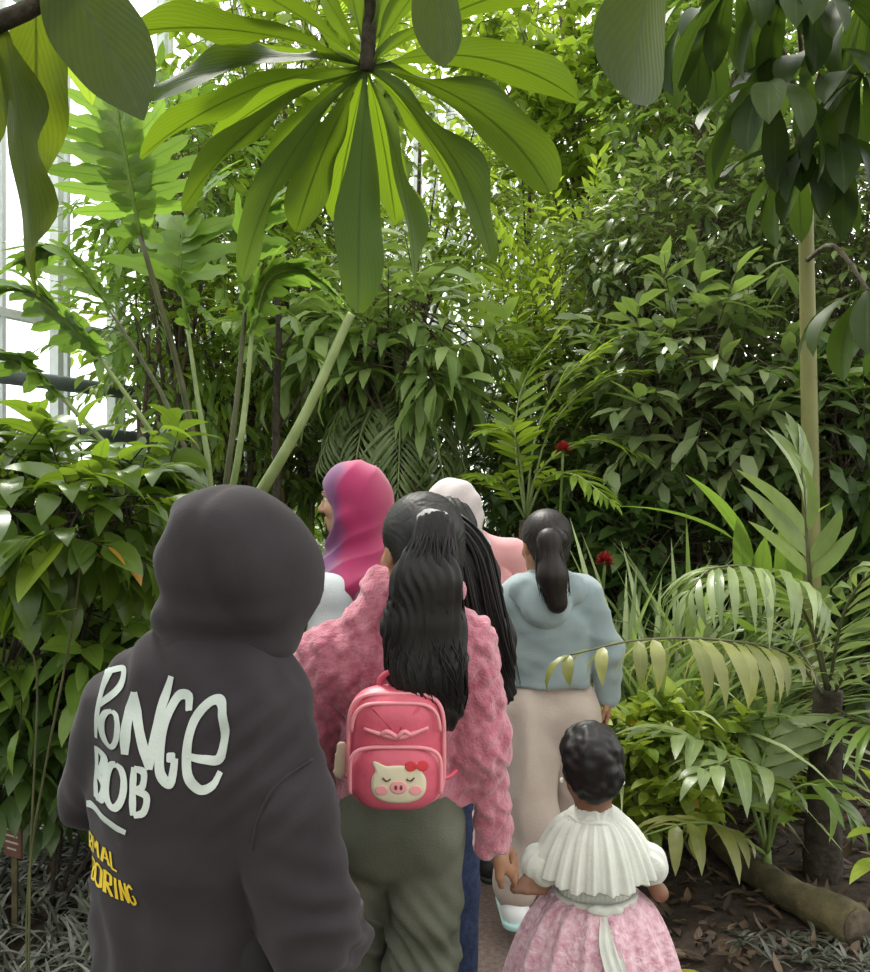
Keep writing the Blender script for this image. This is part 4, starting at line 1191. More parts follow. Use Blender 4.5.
class Fig:
    """joints of a standing figure"""
    def __init__(f, x, y, H, yaw=0.0, head_yaw=None, head_pitch=0.0, wide=1.0, headf=1.0, lean=0.0, steps=(0.08, -0.08), z=0.0):
        f.H, f.o = H, A(x, y, z)
        f.R = rotz(yaw)
        f.w = wide
        q = lambda a, b, c: f.o + f.R @ A(a * H, b * H, c * H)
        f.q = q
        f.hipL, f.hipR = q(-0.055, 0, 0.52), q(0.055, 0, 0.52)
        f.knL, f.knR = q(-0.058, steps[0] * 0.6 + 0.012, 0.285), q(0.058, steps[1] * 0.6 + 0.012, 0.285)
        f.anL, f.anR = q(-0.058, steps[0], 0.048), q(0.058, steps[1], 0.048)
        f.pel = q(0, 0, 0.53); f.wai = q(0, lean * 0.3, 0.62); f.che = q(0, lean * 0.7, 0.74); f.nek = q(0, lean - 0.005, 0.845)
        f.shL, f.shR = q(-0.112 * wide, lean * 0.9, 0.805), q(0.112 * wide, lean * 0.9, 0.805)
        hz = H - 0.113 * headf * 1.0
        f.hs = headf
        f.HR = rotz(yaw if head_yaw is None else head_yaw) @ rotx(head_pitch)
        f.hc = f.o + f.R @ A(0, lean * H + 0.012, 0) + A(0, 0, hz)
        f.elL, f.elR = q(-0.14 * wide, -0.015, 0.635), q(0.14 * wide, -0.015, 0.635)
        f.wrL, f.wrR = q(-0.145 * wide, 0.04, 0.49), q(0.145 * wide, 0.04, 0.49)
        f.hdL, f.hdR = A(0, 0, -1.0), A(0, 0, -1.0)
        f.curl = 0.55
        f.noL = f.noR = False

    def torso(f, g=0.0, hem=0.0):
        H, w = f.H, f.w
        n = (f.R @ A(0, 1, 0), 0.68)
        x = f.R @ A(1, 0, 0)
        return [cap(f.pel - x * 0.03 * H, f.pel + x * 0.03 * H, 0.078 * H + g, None, n), cap(f.pel, f.wai, 0.088 * H + g, 0.076 * H * w + g, n), cap(f.wai, f.che, 0.076 * H * w + g, 0.094 * H * w + g, n),
                cap(f.shL * 0.75 + f.shR * 0.25 - A(0, 0, 0.012 * H), f.shR * 0.75 + f.shL * 0.25 - A(0, 0, 0.012 * H), 0.052 * H + g, None, (f.R @ A(0, 1, 0), 0.85)),
                cap(f.shL, f.shR, 0.036 * H + g), cap(f.shL * 0.7 + f.shR * 0.3, f.nek, 0.035 * H + g, 0.03 * H + g), cap(f.shR * 0.7 + f.shL * 0.3, f.nek, 0.035 * H + g, 0.03 * H + g)]

    def arm(f, side, g=0.0, wrist=1.0, r=(0.034, 0.028, 0.026, 0.018)):
        s, e, w = (f.shL, f.elL, f.wrL) if side < 0 else (f.shR, f.elR, f.wrR)
        w2 = e + (w - e) * wrist
        H = f.H
        return [cap(s, e, r[0] * H + g, r[1] * H + g), cap(e, w2, r[2] * H + g, r[3] * H + g)]

    def leg(f, side, g=0.0, r=(0.056, 0.036, 0.036, 0.023), upto=1.0, gl=None):
        h, k, a = (f.hipL, f.knL, f.anL) if side < 0 else (f.hipR, f.knR, f.anR)
        H = f.H
        gl = g if gl is None else gl
        a2 = k + (a - k) * upto
        return [cap(h, k, r[0] * H + g, r[1] * H + (g + gl) / 2), cap(k, a2, r[2] * H + (g + gl) / 2, r[3] * H + gl)]

    def body(f, t, skin, vox=0.009, hands=True, face=True):
        H = f.H
        sl, sr = f.shL, f.shR
        inn = f.R @ A(0.025 * H, 0, -0.01)
        f.shL, f.shR = sl + inn, sr - f.R @ A(0.025 * H, 0, 0.01)
        pr = f.torso(-0.026)[1:] + [cap(f.pel, f.pel + A(0, 0, 0.02), 0.072 * H - 0.02)] + f.arm(1, -0.010) + f.arm(-1, -0.010) + f.leg(1, -0.022) + f.leg(-1, -0.022)
        f.shL, f.shR = sl, sr
        pr += [cap(f.nek - A(0, 0, 0.02 * H), f.hc - A(0, 0, 0.05) * f.hs, 0.033 * H, 0.05 * f.hs)]
        pr += head_prims(f.hc, f.HR, f.hs)
        fw = f.R @ A(0, 1, 0)
        for a in (f.anL, f.anR):
            b = a.copy(); b[2] = a[2] - 0.026 * H
            pr.append(cap(b - fw * 0.02 * H, b + fw * 0.085 * H, 0.021 * H, 0.017 * H))
        hs = H / 1.55
        for sd, w, d, no in ((-1, f.wrL, f.hdL, f.noL), (1, f.wrR, f.hdR, f.noR)):
            if not no:
                pr += hand_prims(w, d, f.R @ A(-sd, 0.2, 0), hs, side=(1 if sd < 0 else -1), curl=f.curl)
        o = mk('body', sdf_geo(pr, vox, 0.022), skin, t)
        if face:
            eyes(t, f.hc, f.HR, f.hs)
        return o

    def shoes(f, t, mat, sole):
        H = f.H
        fw = f.R @ A(0, 1, 0)
        for a in (f.anL, f.anR):
            b = a.copy(); b[2] = a[2] - 0.020 * H
            pr = [cap(b - fw * 0.022 * H, b + fw * 0.088 * H, 0.031 * H, 0.025 * H), cap(b - fw * 0.008 * H, a + A(0, 0, 0.006 * H), 0.030 * H, 0.031 * H), cap(b + fw * 0.02 * H, b + fw * 0.05 * H + A(0, 0, 0.008 * H), 0.026 * H, 0.022 * H)]
            zc = a[2] - 0.0455 * H
            sh = mk('shoe', sdf_geo(pr, 0.006, 0.02, cut=lambda X: zc - X[..., 2]), mat, t)
            lo = b - fw * 0.026 * H
            pl = [cap(A(lo[0], lo[1], zc + 0.008), A(*(b + fw * 0.095 * H)[:2], zc + 0.008), 0.033 * H, 0.028 * H, None)]
            mk('sole', sdf_geo(pl, 0.006, 0.02, cut=lambda X: np.abs(X[..., 2] - (zc + 0.004)) - 0.012), sole, sh)

def folds(freq, amp, seed=0, stretch=(1, 1, 1)):
    st = np.asarray(stretch, float)
    def fn(V):
        a = vnoise(V * st, freq, seed)
        b = vnoise(V * st, freq * 2.3, seed + 1)
        return amp * (1 - 2 * np.abs(a)) * 0.6 + amp * 0.5 * b
    return fn

def strands(rng, path, rad, n, r0=0.004, spread_tip=1.0, seg=14, flatdir=None, flat=1.0, wav=0.0, wf=3.0):
    """hair locks following a path of centres with a bundle radius"""
    path = np.asarray(path, float)
    c = spline(path, seg)
    rr = np.interp(np.linspace(0, 1, seg), np.linspace(0, 1, len(rad)), rad)
    tg = nrm(np.gradient(c, axis=0))
    a = nrm(np.cross(tg, A(0, 1, 0.2))); b = np.cross(a, tg)
    out = []
    t = np.linspace(0, 1, seg)
    for i in range(n):
        th = rng.uniform(0, 2 * PI); q = math.sqrt(rng.uniform(0.25, 1))
        end = rng.uniform(0.82, 1.0)
        tt = t * end
        cc = np.stack([np.interp(tt, t, c[:, k]) for k in range(3)], 1)
        r2 = np.interp(tt, t, rr)
        ph = rng.uniform(0, 6.28)
        th_ = th + wav * np.sin(tt * 6.28 * wf + ph) + rng.normal(0, 0.25) * tt
        off = (a * np.cos(th_)[:, None] + b * np.sin(th_)[:, None] * flat) * (r2 * q)[:, None]
        out.append(tube(cc + off, r0 * rng.uniform(0.6, 1.3) * (1 - 0.75 * t ** 3), 5, tint=rng.uniform(0, 1)))
    return join(*out)

M['hair'] = solid('black_hair', (0.003, 0.0025, 0.0028), 0.5, (0.009, 0.007, 0.007), 60, 0.12, 180, spec=0.3, stretch=(1, 1, 0.12))
M['brownhair'] = solid('dark_brown_hair', (0.006, 0.004, 0.004), 0.5, (0.018, 0.012, 0.011), 60, 0.12, 180, spec=0.3, stretch=(1, 1, 0.12))
M['skin'] = solid('brown_skin', (0.27, 0.135, 0.075), 0.55, (0.31, 0.16, 0.095), 12)
M['skin_dark'] = solid('dark_brown_skin', (0.15, 0.068, 0.038), 0.55, (0.18, 0.085, 0.05), 12)
M['skin_light'] = solid('light_brown_skin', (0.42, 0.23, 0.15), 0.55, (0.47, 0.27, 0.18), 12)
M['eyewhite'] = solid('eye_white', (0.75, 0.72, 0.68), 0.25)
M['dark_iris'] = solid('dark_iris', (0.015, 0.01, 0.008), 0.15)
M['charcoal'] = solid('charcoal_sweatshirt', (0.023, 0.019, 0.0225), 0.95, (0.031, 0.026, 0.030), 8, 0.15, 320, spec=0.12, sheen=0.08)
M['paint'] = solid('pale_spray_lettering', (0.29, 0.325, 0.31), 0.85, (0.46, 0.50, 0.48), 9, 0.1, 200)
M['yellowprint'] = solid('yellow_lettering', (0.58, 0.40, 0.02), 0.85, (0.68, 0.50, 0.03), 20)
M['plush'] = solid('dusty_pink_plush', (0.29, 0.072, 0.112), 0.95, (0.48, 0.185, 0.24), 34, 0.5, 170, spec=0.1, sheen=0.4)
M['olive_cloth'] = solid('olive_cotton', (0.060, 0.064, 0.046), 0.85, (0.10, 0.104, 0.08), 7, 0.25, 250, spec=0.2)
M['bag'] = solid('pink_backpack_leather', (0.46, 0.065, 0.11), 0.45, (0.54, 0.10, 0.15), 5, 0.15, 60, spec=0.45)
M['bagdark'] = solid('deep_pink_lining', (0.42, 0.05, 0.09), 0.5)
M['bagpipe'] = solid('light_pink_piping', (0.58, 0.21, 0.245), 0.4)
M['cream'] = solid('cream_patch', (0.52, 0.46, 0.34), 0.7)
M['snout'] = solid('pink_snout_patch', (0.62, 0.25, 0.27), 0.6)
M['redbow'] = solid('red_bow_patch', (0.42, 0.02, 0.03), 0.6)
M['darkthread'] = solid('brown_thread', (0.10, 0.04, 0.035), 0.7)
M['whitecloth'] = solid('white_gauze', (0.46, 0.47, 0.43), 0.85, (0.58, 0.59, 0.54), 14, 0.2, 180, sheen=0.3)
M['lace'] = solid('pink_lace', (0.50, 0.23, 0.31), 0.85, (0.70, 0.49, 0.55), 60, 0.9, 110, sheen=0.3, detail=6)
M['paleblue'] = solid('pale_blue_sweatshirt', (0.19, 0.245, 0.265), 0.9, (0.27, 0.33, 0.35), 6, 0.2, 260, sheen=0.3)
M['beige'] = solid('beige_trousers', (0.40, 0.325, 0.28), 0.9, (0.50, 0.42, 0.375), 5, 0.2, 200)
M['whiteshoe'] = solid('white_trainer', (0.72, 0.74, 0.74), 0.5)
M['mint'] = solid('mint_sole', (0.40, 0.62, 0.60), 0.5)
M['blackshoe'] = solid('black_shoe', (0.02, 0.02, 0.022), 0.5)
M['denim'] = solid('dark_blue_denim', (0.012, 0.022, 0.06), 0.9, (0.03, 0.05, 0.11), 60, 0.4, 300)
M['blackcloth'] = solid('black_top', (0.012, 0.011, 0.013), 0.9)
M['palescarf'] = solid('pale_pink_scarf', (0.38, 0.325, 0.33), 0.8, (0.48, 0.43, 0.43), 5, 0.2, 120, sheen=0.3)
M['pinkscarf'] = solid('salmon_pink_cloth', (0.55, 0.255, 0.265), 0.85, (0.62, 0.33, 0.34), 6, 0.2, 150, sheen=0.3)
M['greytop'] = solid('pale_grey_top', (0.42, 0.46, 0.49), 0.85, (0.55, 0.58, 0.60), 6, 0.2, 180)
M['strap'] = solid('dark_grey_strap', (0.06, 0.065, 0.07), 0.7)
M['scrunchie'] = solid('grey_hair_tie', (0.42, 0.40, 0.42), 0.8, (0.55, 0.52, 0.54), 30, 0.5, 120)
M['pearl'] = solid('white_earring', (0.85, 0.85, 0.82), 0.2)
# magenta to violet scarf: dyed in broad areas
mm_, N_, L_ = new_mat('magenta_violet_scarf')
o_ = N_.new('ShaderNodeOutputMaterial'); p_ = N_.new('ShaderNodeBsdfPrincipled'); p_.inputs['Roughness'].default_value = 0.75; p_.inputs['Sheen Weight'].default_value = 0.3
tc_ = N_.new('ShaderNodeTexCoord'); mp_ = N_.new('ShaderNodeMapping'); mp_.inputs['Location'].default_value = (0.06, 0, 0.0)
sx_ = N_.new('ShaderNodeSeparateXYZ'); no_ = N_.new('ShaderNodeTexNoise'); no_.inputs['Scale'].default_value = 7.0; no_.inputs['Detail'].default_value = 2
ad_ = N_.new('ShaderNodeMath'); ad_.operation = 'MULTIPLY_ADD'; ad_.inputs[1].default_value = 0.12
rp_ = N_.new('ShaderNodeValToRGB'); e_ = rp_.color_ramp.elements
e_[0].position, e_[0].color = 0.0, (0.24, 0.08, 0.23, 1)
e_[1].position, e_[1].color = 1.0, (0.30, 0.035, 0.09, 1)
for ps, cl in ((0.38, (0.14, 0.03, 0.13, 1)), (0.52, (0.33, 0.008, 0.09, 1)), (0.75, (0.30, 0.010, 0.085, 1))):
    x_ = e_.new(ps); x_.color = cl
mr_ = N_.new('ShaderNodeMapRange'); mr_.inputs['From Min'].default_value = -0.07; mr_.inputs['From Max'].default_value = 0.20
L_.new(tc_.outputs['Object'], mp_.inputs[0]); L_.new(mp_.outputs[0], sx_.inputs[0]); L_.new(mp_.outputs[0], no_.inputs['Vector'])
L_.new(no_.outputs['Fac'], ad_.inputs[0]); L_.new(sx_.outputs['X'], ad_.inputs[2]); L_.new(ad_.outputs[0], mr_.inputs['Value']); L_.new(mr_.outputs[0], rp_.inputs[0])
L_.new(rp_.outputs[0], p_.inputs['Base Color']); L_.new(p_.outputs[0], o_.inputs['Surface'])
M['magenta'] = mm_

def cuff(p, d, r, mat, t, name='cuff', rib=0.012):
    d = nrm(d)
    return mk(name, tube([p - d * rib, p - d * rib * 0.5, p, p + d * rib * 0.5, p + d * rib], A(0.92, 1.05, 1.0, 1.05, 0.92) * r, 18), mat, t)

# ================================================================ person in the charcoal hoodie
t = thing('person', 'person in charcoal hoodie with the hood up and graffiti lettering on the back', 'person', (-0.395, 1.5, 0))
f = Fig(-0.395, 1.5, 1.50, yaw=-0.30, wide=1.12, steps=(0.06, -0.05), lean=0.01)
f.hc = P(243, 570, 1.5)
f.HR = rotz(-0.5) @ rotx(-0.15)
f.shL, f.shR = P(122, 706, 1.49), P(292, 728, 1.47)
f.nek = P(225, 650, 1.5)
f.elL, f.wrL = P(100, 794, 1.62), P(145, 812, 1.84)
f.elR, f.wrR = P(308, 915, 1.44), P(338, 952, 1.66)
f.hdL, f.hdR = f.R @ A(0.6, 0.8, 0.1), f.R @ A(-0.3, 0.9, 0.1)
f.body(t, M['skin'], 0.010)
n_ = (f.R @ A(0, 1, 0), 0.72)
hem = P(190, 968, 1.5)
bk = f.R @ A(0, 1, 0)
xr = f.R @ A(1, 0, 0)
tor = [cap(P(192, 790, 1.52), hem, 0.166, 0.160, (bk, 0.85)), cap(P(200, 715, 1.52), P(193, 800, 1.52), 0.160, 0.166, (bk, 0.78)),
       cap(P(150, 708, 1.49), P(264, 718, 1.49), 0.078, None, (bk, 0.95), 0.06),
       cap(P(142, 690, 1.49), P(205, 655, 1.5), 0.056, 0.06), cap(P(272, 704, 1.49), P(236, 662, 1.5), 0.056, 0.058),
       ell(P(200, 760, 1.45), (0.15, 0.10, 0.20), f.R, 0.06)]
slv = [cap(P(126, 710, 1.52), P(97, 798, 1.62), 0.075, 0.058, None, 0.022), cap(P(97, 798, 1.62), P(140, 815, 1.85), 0.058, 0.052, None, 0.015),
       cap(P(276, 744, 1.46), P(286, 808, 1.43), 0.074, 0.087, None, 0.02), cap(P(286, 808, 1.43), P(308, 918, 1.43), 0.088, 0.080, None, 0.012), cap(P(308, 918, 1.43), P(338, 952, 1.62), 0.078, 0.055, None, 0.012)]
hs_ = lambda X: hem[2] - X[..., 2]
def hood_disp(V):
    base = folds(5, 0.014, 3)(V) + folds(11, 0.004, 8)(V)
    arm = np.clip((np.abs((V - A(*f.o)) @ xr) - 0.14) / 0.05, 0, 1)
    wr = 0.006 * np.sin((V[:, 2] + 0.5 * V[:, 1]) * 95 + 4 * vnoise(V, 9, 5)) * arm * np.clip((1.05 - V[:, 2]) * 4, 0, 1)
    hemf = 0.006 * np.sin((V @ xr) * 60 + 3 * vnoise(V, 7, 2)) * np.clip((0.88 - V[:, 2]) * 5, 0, 1)
    arm2 = np.exp(-(((V - P(278, 760, 1.38)) / 0.09) ** 2).sum(1)) * 0.006 * np.sin((V[:, 0] * 0.8 - V[:, 2]) * 120)
    nk = 0.005 * np.sin((V @ xr) * 70 + V[:, 2] * 40) * np.exp(-((V[:, 2] - 1.26) / 0.05) ** 2)
    return base + wr + hemf + arm2 + nk
hoodie_geo = sdf_geo(tor + slv, 0.0075, 0.035, cut=hs_, disp=hood_disp)
hoodie = mk('hoodie', hoodie_geo, M['charcoal'], t)
# hood: pulled over the head, open towards the front right
hd = f.HR
hc = P(240, 568, 1.5)
hood_pr = [ell(P(230, 562, 1.5), (0.096, 0.135, 0.116), hd, 0.05), ell(P(266, 574, 1.52), (0.086, 0.13, 0.106), hd, 0.05), ell(P(234, 534, 1.5), (0.074, 0.11, 0.070), hd, 0.05),
           cap(P(200, 636, 1.47), P(254, 636, 1.5), 0.055, 0.050, None, 0.05), cap(P(185, 630, 1.52), P(192, 600, 1.48), 0.042, 0.05, None, 0.05),
           ell(P(298, 584, 1.60), (0.045, 0.08, 0.070), hd, 0.05), ell(P(270, 622, 1.53), (0.040, 0.07, 0.045), hd, 0.04),
           ell(hc + hd @ A(0, 0.17, -0.02), (0.084, 0.12, 0.108), hd, 0.02, -1)]
def hood_fold(V):
    q = (V - hc) @ hd
    r = 0.008 * np.sin(q[:, 2] * 50 + q[:, 1] * 40 + 4 * vnoise(V, 8, 4)) * 1.6 * np.clip(-(q[:, 0] + 0.03) * 12, 0, 1)
    low = 0.006 * np.sin(q[:, 2] * 75 + 5 * vnoise(V, 6, 9)) * np.clip((-q[:, 2] - 0.03) * 10, 0, 1)
    return r + low * 1.5 + folds(5, 0.010, 6)(V) - 0.006 * np.exp(-((q[:, 0] - 0.02 + 0.25 * (q[:, 2] - 0.05)) / 0.012) ** 2) * np.clip(-q[:, 1] * 12, 0, 1)
mk('hood', sdf_geo(hood_pr, 0.0075, 0.03, disp=hood_fold), M['charcoal'], t)
# seams: raised stitching along the drop shoulder and the neck
hb = BVHTree.FromPolygons([Vector(v) for v in hoodie_geo[0]], [tuple(int(i) for i in q) for q in hoodie_geo[1]])
def on_surf(px, py, off=0.0015):
    o = A(0, 0, CAMZ)
    d = nrm(P(px, py, 1.0) - o)
    r = hb.ray_cast(Vector(o), Vector(d))
    return None if r[0] is None else A(*r[0]) + A(*r[1]) * off
sm = [on_surf(x, y, 0.001) for x, y in ((330, 742), (312, 760), (292, 772), (272, 790), (258, 820), (252, 850))]
sm = [s for s in sm if s is not None]
if len(sm) > 3:
    mk('shoulder_seam', tube(spline(sm, 24), 0.0022, 6), M['charcoal'], t)
hb_band = [hem + A(0, 0, 0.02)]
f.shoes(t, M['blackshoe'], M['blackshoe'])
mk('trousers', sdf_geo([cap(f.pel, f.pel + A(0, 0, 0.03), 0.09, None, n_)] + f.leg(1, -0.006, upto=0.97) + f.leg(-1, -0.006, upto=0.97), 0.011, 0.03, disp=folds(9, 0.005, 4)), M['blackcloth'], t)

# lettering sprayed on the back: ribbons laid on the cloth along the back's normal
bn = f.R @ A(0, -1, 0)                       # out of the back
cen = A(*P(185, 800, 1.5)); cen_u = float(cen @ xr)
us, pxs = [], []
for px in range(96, 262, 4):
    h = on_surf(px, 800, 0)
    if h is not None and (h[0] - cen[0]) < 0.14:
        us.append(float(h @ xr)); pxs.append(px)
us, pxs = np.array(us), np.array(pxs, float)
def u_of(px):
    px = np.asarray(px, float)
    r = np.interp(px, pxs, us)
    sl = (us[3] - us[0]) / (pxs[3] - pxs[0])
    return np.where(px < pxs[0], us[0] + (px - pxs[0]) * min(sl, 0.0022), r)
def lay(px, py, off):
    """a point of the print, given as it shows on the photo, laid on the hoodie along the back's normal"""
    u = u_of(px)
    z = CAMZ - (np.asarray(py, float) - CY) / F * 1.40
    out = []
    for a, b in zip(u, z):
        base = xr * (a) + bn * (float(cen @ bn) + 0.5)
        o = A(base[0], base[1], b)
        r = hb.ray_cast(Vector(o), Vector(-bn), 0.62)
        out.append(None if r[0] is None else A(*r[0]) + A(*r[1]) * off)
    return out
def ribbon(pts, w, off, closed=False, n=None):
    p = np.asarray(pts, float)
    if closed:
        p = np.concatenate([p, p[:1]])
    n = n or max(6, int(np.linalg.norm(np.diff(p, axis=0), axis=1).sum() / 1.6))
    c = spline(np.c_[p, np.zeros(len(p))], n)[:, :2]
    tg = np.gradient(c, axis=0)
    tg /= np.maximum(np.linalg.norm(tg, axis=1, keepdims=True), 1e-6)
    nm = np.c_[-tg[:, 1], tg[:, 0]]
    ww = w if np.ndim(w) == 0 else np.interp(np.linspace(0, 1, n), np.linspace(0, 1, len(w)), w)
    ww = np.broadcast_to(ww, (n,))
    Vs, Fs, vid = [], [], {}
    for j, k in enumerate(np.linspace(-0.5, 0.5, 5)):
        q = c + nm * (ww * k)[:, None]
        for i, v in enumerate(lay(q[:, 0], q[:, 1], off)):
            if v is not None:
                vid[(i, j)] = len(Vs); Vs.append(v)
    for i in range(n - 1):
        for j in range(4):
            ks = [(i, j), (i + 1, j), (i + 1, j + 1), (i, j + 1)]
            if all(k in vid for k in ks):
                q = [vid[k] for k in ks]
                vv = np.array([Vs[k] for k in q])
                if max(np.linalg.norm(vv - vv.mean(0), axis=1)) < 0.03:
                    Fs.append(q)
    return (np.array(Vs), np.array(Fs), None) if Fs else None
def zz(cx, cy):
    return (70 + cx / 3.02, 650 + cy / 3.02)
def stroke_set(lst, w, off):
    gs = []
    for k, s in enumerate(lst):
        cl = s[0] == 'o'
        pts = [zz(*p) for p in (s[1:] if s[0] in ('o', 's') else s)]
        g = ribbon(pts, w, off + 0.0003 * (k % 4), cl)
        if g is not None:
            gs.append(g)
    return join(*gs)
def oval(cx, cy, rx, ry, n=10, tilt=0.0):
    r = []
    for i in range(n):
        a = 2 * PI * i / n
        x, y = rx * math.sin(a), -ry * math.cos(a)
        r.append((cx + x - tilt * y, cy + y))
    return ['o'] + r
word1 = [['s', (92, 75), (80, 160), (72, 290)], ['s', (80, 90), (112, 72), (116, 120), (82, 185)],   # P
         oval(112, 240, 22, 52), ['s', (158, 300), (156, 210), (160, 125)], ['s', (160, 125), (195, 230), (236, 335)], ['s', (236, 335), (248, 200), (266, 75)],
         ['s', (345, 165), (335, 125), (300, 130), (272, 200), (264, 280), (272, 345), (305, 370), (312, 300)], ['s', (285, 300), (312, 298)],
         ['s', (348, 292), (400, 300), (448, 296), (462, 230), (440, 150), (405, 138), (365, 190), (348, 270), (354, 340), (390, 385), (432, 372), (452, 335)]]
word2 = [['s', (68, 318), (72, 400), (80, 468)], ['s', (72, 325), (96, 335), (92, 375), (76, 390)], ['s', (76, 392), (104, 410), (100, 450), (80, 466)],
         oval(135, 395, 28, 62), ['s', (188, 332), (190, 400), (194, 468)], ['s', (188, 335), (220, 345), (218, 385), (192, 396)], ['s', (192, 396), (232, 410), (226, 455), (196, 468)],
         ['s', (30, 512), (70, 498), (120, 505), (170, 522)]]
mk('lettering', join(stroke_set(word1[:3], [3.6, 5.4, 4.8, 5.2, 4.0], 0.0022), stroke_set(word1[3:], [7.0, 10.0, 8.8, 10.0, 7.2], 0.0022)), M['paint'], t, label='pale grey spray-paint lettering')
mk('lettering', stroke_set(word2, [5.2, 7.2, 6.4, 7.2, 5.4], 0.0022), M['paint'], t, label='pale grey spray-paint lettering')
def block(chars, x0, y0, w, h, gap, slant):
    G = {'N': [[(0, 1), (0, 0)], [(0, 0), (1, 1)], [(1, 1), (1, 0)]], 'O': [[(0, .15), (.5, 0), (1, .15), (1, .85), (.5, 1), (0, .85), (0, .15)]], 'R': [[(0, 1), (0, 0)], [(0, 0), (.9, .05), (.9, .45), (0, .52)], [(.35, .52), (1, 1)]],
         'M': [[(0, 1), (0, 0)], [(0, 0), (.5, .6)], [(.5, .6), (1, 0)], [(1, 0), (1, 1)]], 'A': [[(0, 1), (.5, 0)], [(.5, 0), (1, 1)], [(.2, .65), (.8, .65)]], 'L': [[(0, 0), (0, 1)], [(0, 1), (.9, 1)]],
         'B': [[(0, 0), (0, 1)], [(0, 0), (.9, .1), (.85, .42), (0, .5)], [(0, .5), (1, .58), (.95, .95), (0, 1)]], 'I': [[(.5, 0), (.5, 1)]], 'G': [[(1, .15), (.5, 0), (0, .2), (0, .8), (.5, 1), (1, .85), (1, .55)], [(.55, .55), (1, .55)]],
         'S': [[(1, .12), (.5, 0), (0, .2), (.5, .5), (1, .78), (.5, 1), (0, .88)]]}
    out, x = [], x0
    for ch in chars:
        if ch == ' ':
            x += w * 0.6; continue
        cw = w * (0.45 if ch == 'I' else 1.25 if ch == 'M' else 1)
        for st in G[ch]:
            q = []
            for a, b in zip(st[:-1], st[1:]):
                q += [a, ((a[0] + b[0]) / 2, (a[1] + b[1]) / 2)]
            q.append(st[-1])
            out.append(['s'] + [(x + a * cw, y0 + b * h + slant * (x + a * cw)) for a, b in q])
        x += cw + gap
    return out
mk('lettering', stroke_set(block('RMAL', 40, 592, 17, 52, 8, 0.07), 2.0, 0.0022), M['yellowprint'], t, label='small yellow lettering, upper line')
mk('lettering', stroke_set(block('BORING', 50, 666, 17, 66, 7.5, 0.10), 2.4, 0.0022), M['yellowprint'], t, label='small yellow lettering, lower line')

# ================================================================ girl with the ponytail in pink plush
GD = 1.9
t = thing('person', 'girl with long black ponytail in pink plush jacket and olive cargo trousers', 'person', (P(408, 0, GD)[0], GD, 0))
f = Fig(P(408, 0, GD)[0], GD, 1.52, yaw=0.0, wide=1.0, steps=(0.05, -0.06))
f.hc = P(420, 551, GD); f.HR = rotz(0.45) @ rotx(-0.08); f.hs = 1.0
f.shL, f.shR = P(312, 654, GD), P(478, 640, GD)
f.nek = P(408, 612, GD)
f.elL, f.wrL = P(302, 735, 1.93), P(335, 800, 2.12)
f.elR, f.wrR = P(490, 750, 1.90), P(494, 846, 1.99)
hold = P(534, 884, 2.08)
f.hipL, f.hipR, f.knL, f.knR = P(364, 835, GD), P(426, 835, GD), P(357, 985, GD + 0.04), P(418, 985, GD - 0.02)
f.hdR = nrm(hold - f.wrR); f.hdL = A(0.3, 0.8, -0.3); f.curl = 0.45
f.body(t, M['skin'], 0.007)
n_ = (A(0, 1, 0), 0.74)
jt = [cap(P(404, 690, GD + 0.02), P(402, 790, GD + 0.02), 0.150, 0.148, n_), cap(f.shL + A(0.07, 0, -0.03), f.shR - A(0.07, 0, 0.03), 0.085, None, None, 0.05),
      cap(f.shL + A(0.06, 0, 0.0), P(385, 606, GD), 0.062, 0.055), cap(f.shR - A(0.06, 0, 0), P(430, 606, GD), 0.062, 0.055),
      cap(P(385, 590, GD + 0.02), P(440, 590, GD + 0.02), 0.055, None, None, 0.02),
      cap(f.shL + A(0.03, 0, -0.01), P(304, 735, 1.92), 0.076, 0.070), cap(P(304, 735, 1.92), P(335, 795, 2.08), 0.070, 0.06),
      cap(f.shR - A(0.025, 0, 0.01), P(480, 745, 1.90), 0.070, 0.064), cap(P(480, 745, 1.90), P(488, 834, 1.96), 0.064, 0.050)]
def plush(V):
    q = V * A(1, 1, 1)
    ang = np.arctan2(V[:, 1] - GD, V[:, 0] - f.o[0])
    row = V[:, 2] * 105 + 1.3 * vnoise(V, 7, 3)
    colm = (V[:, 0] + 0.010 * np.sin(row * 0.5)) * 125
    return 0.0036 * np.sin(colm) * (0.6 + 0.4 * np.sin(row)) + 0.0022 * np.sin(row + 1.6 * np.sin(colm)) + 0.0022 * vnoise(V, 85, 2) + 0.006 * vnoise(V, 7, 5)
jz = P(0, 802, GD)[2]
mk('jacket', sdf_geo(jt, 0.0052, 0.03, cut=lambda X: np.where(np.abs(X[..., 0] - f.o[0]) < 0.145, jz - X[..., 2], -1.0), disp=plush), M['plush'], t)
def tr_disp(V):
    a = folds(9, 0.008, 7, (1, 1, 0.7))(V)
    b = 0.006 * np.sin(V[:, 2] * 60 + V[:, 0] * 40 + 4 * vnoise(V, 7, 8)) * np.clip((0.85 - V[:, 2]) * 4, 0, 1)
    d_ = 0.006 * np.sin((V[:, 2] * 1.0 + V[:, 0] * 1.3) * 110 + 5 * vnoise(V, 5, 2)) * np.clip((0.74 - V[:, 2]) * 6, 0, 1) * np.clip(0.5 + vnoise(V, 6, 4), 0, 1)
    return a * np.clip((0.95 - V[:, 2]) * 5, 0.25, 1) + b + d_
hipz = P(0, 815, GD)[2]
bl, br = P(364, 835, GD), P(426, 835, GD)
kl, kr = P(352, 985, GD + 0.05), P(420, 985, GD - 0.03)
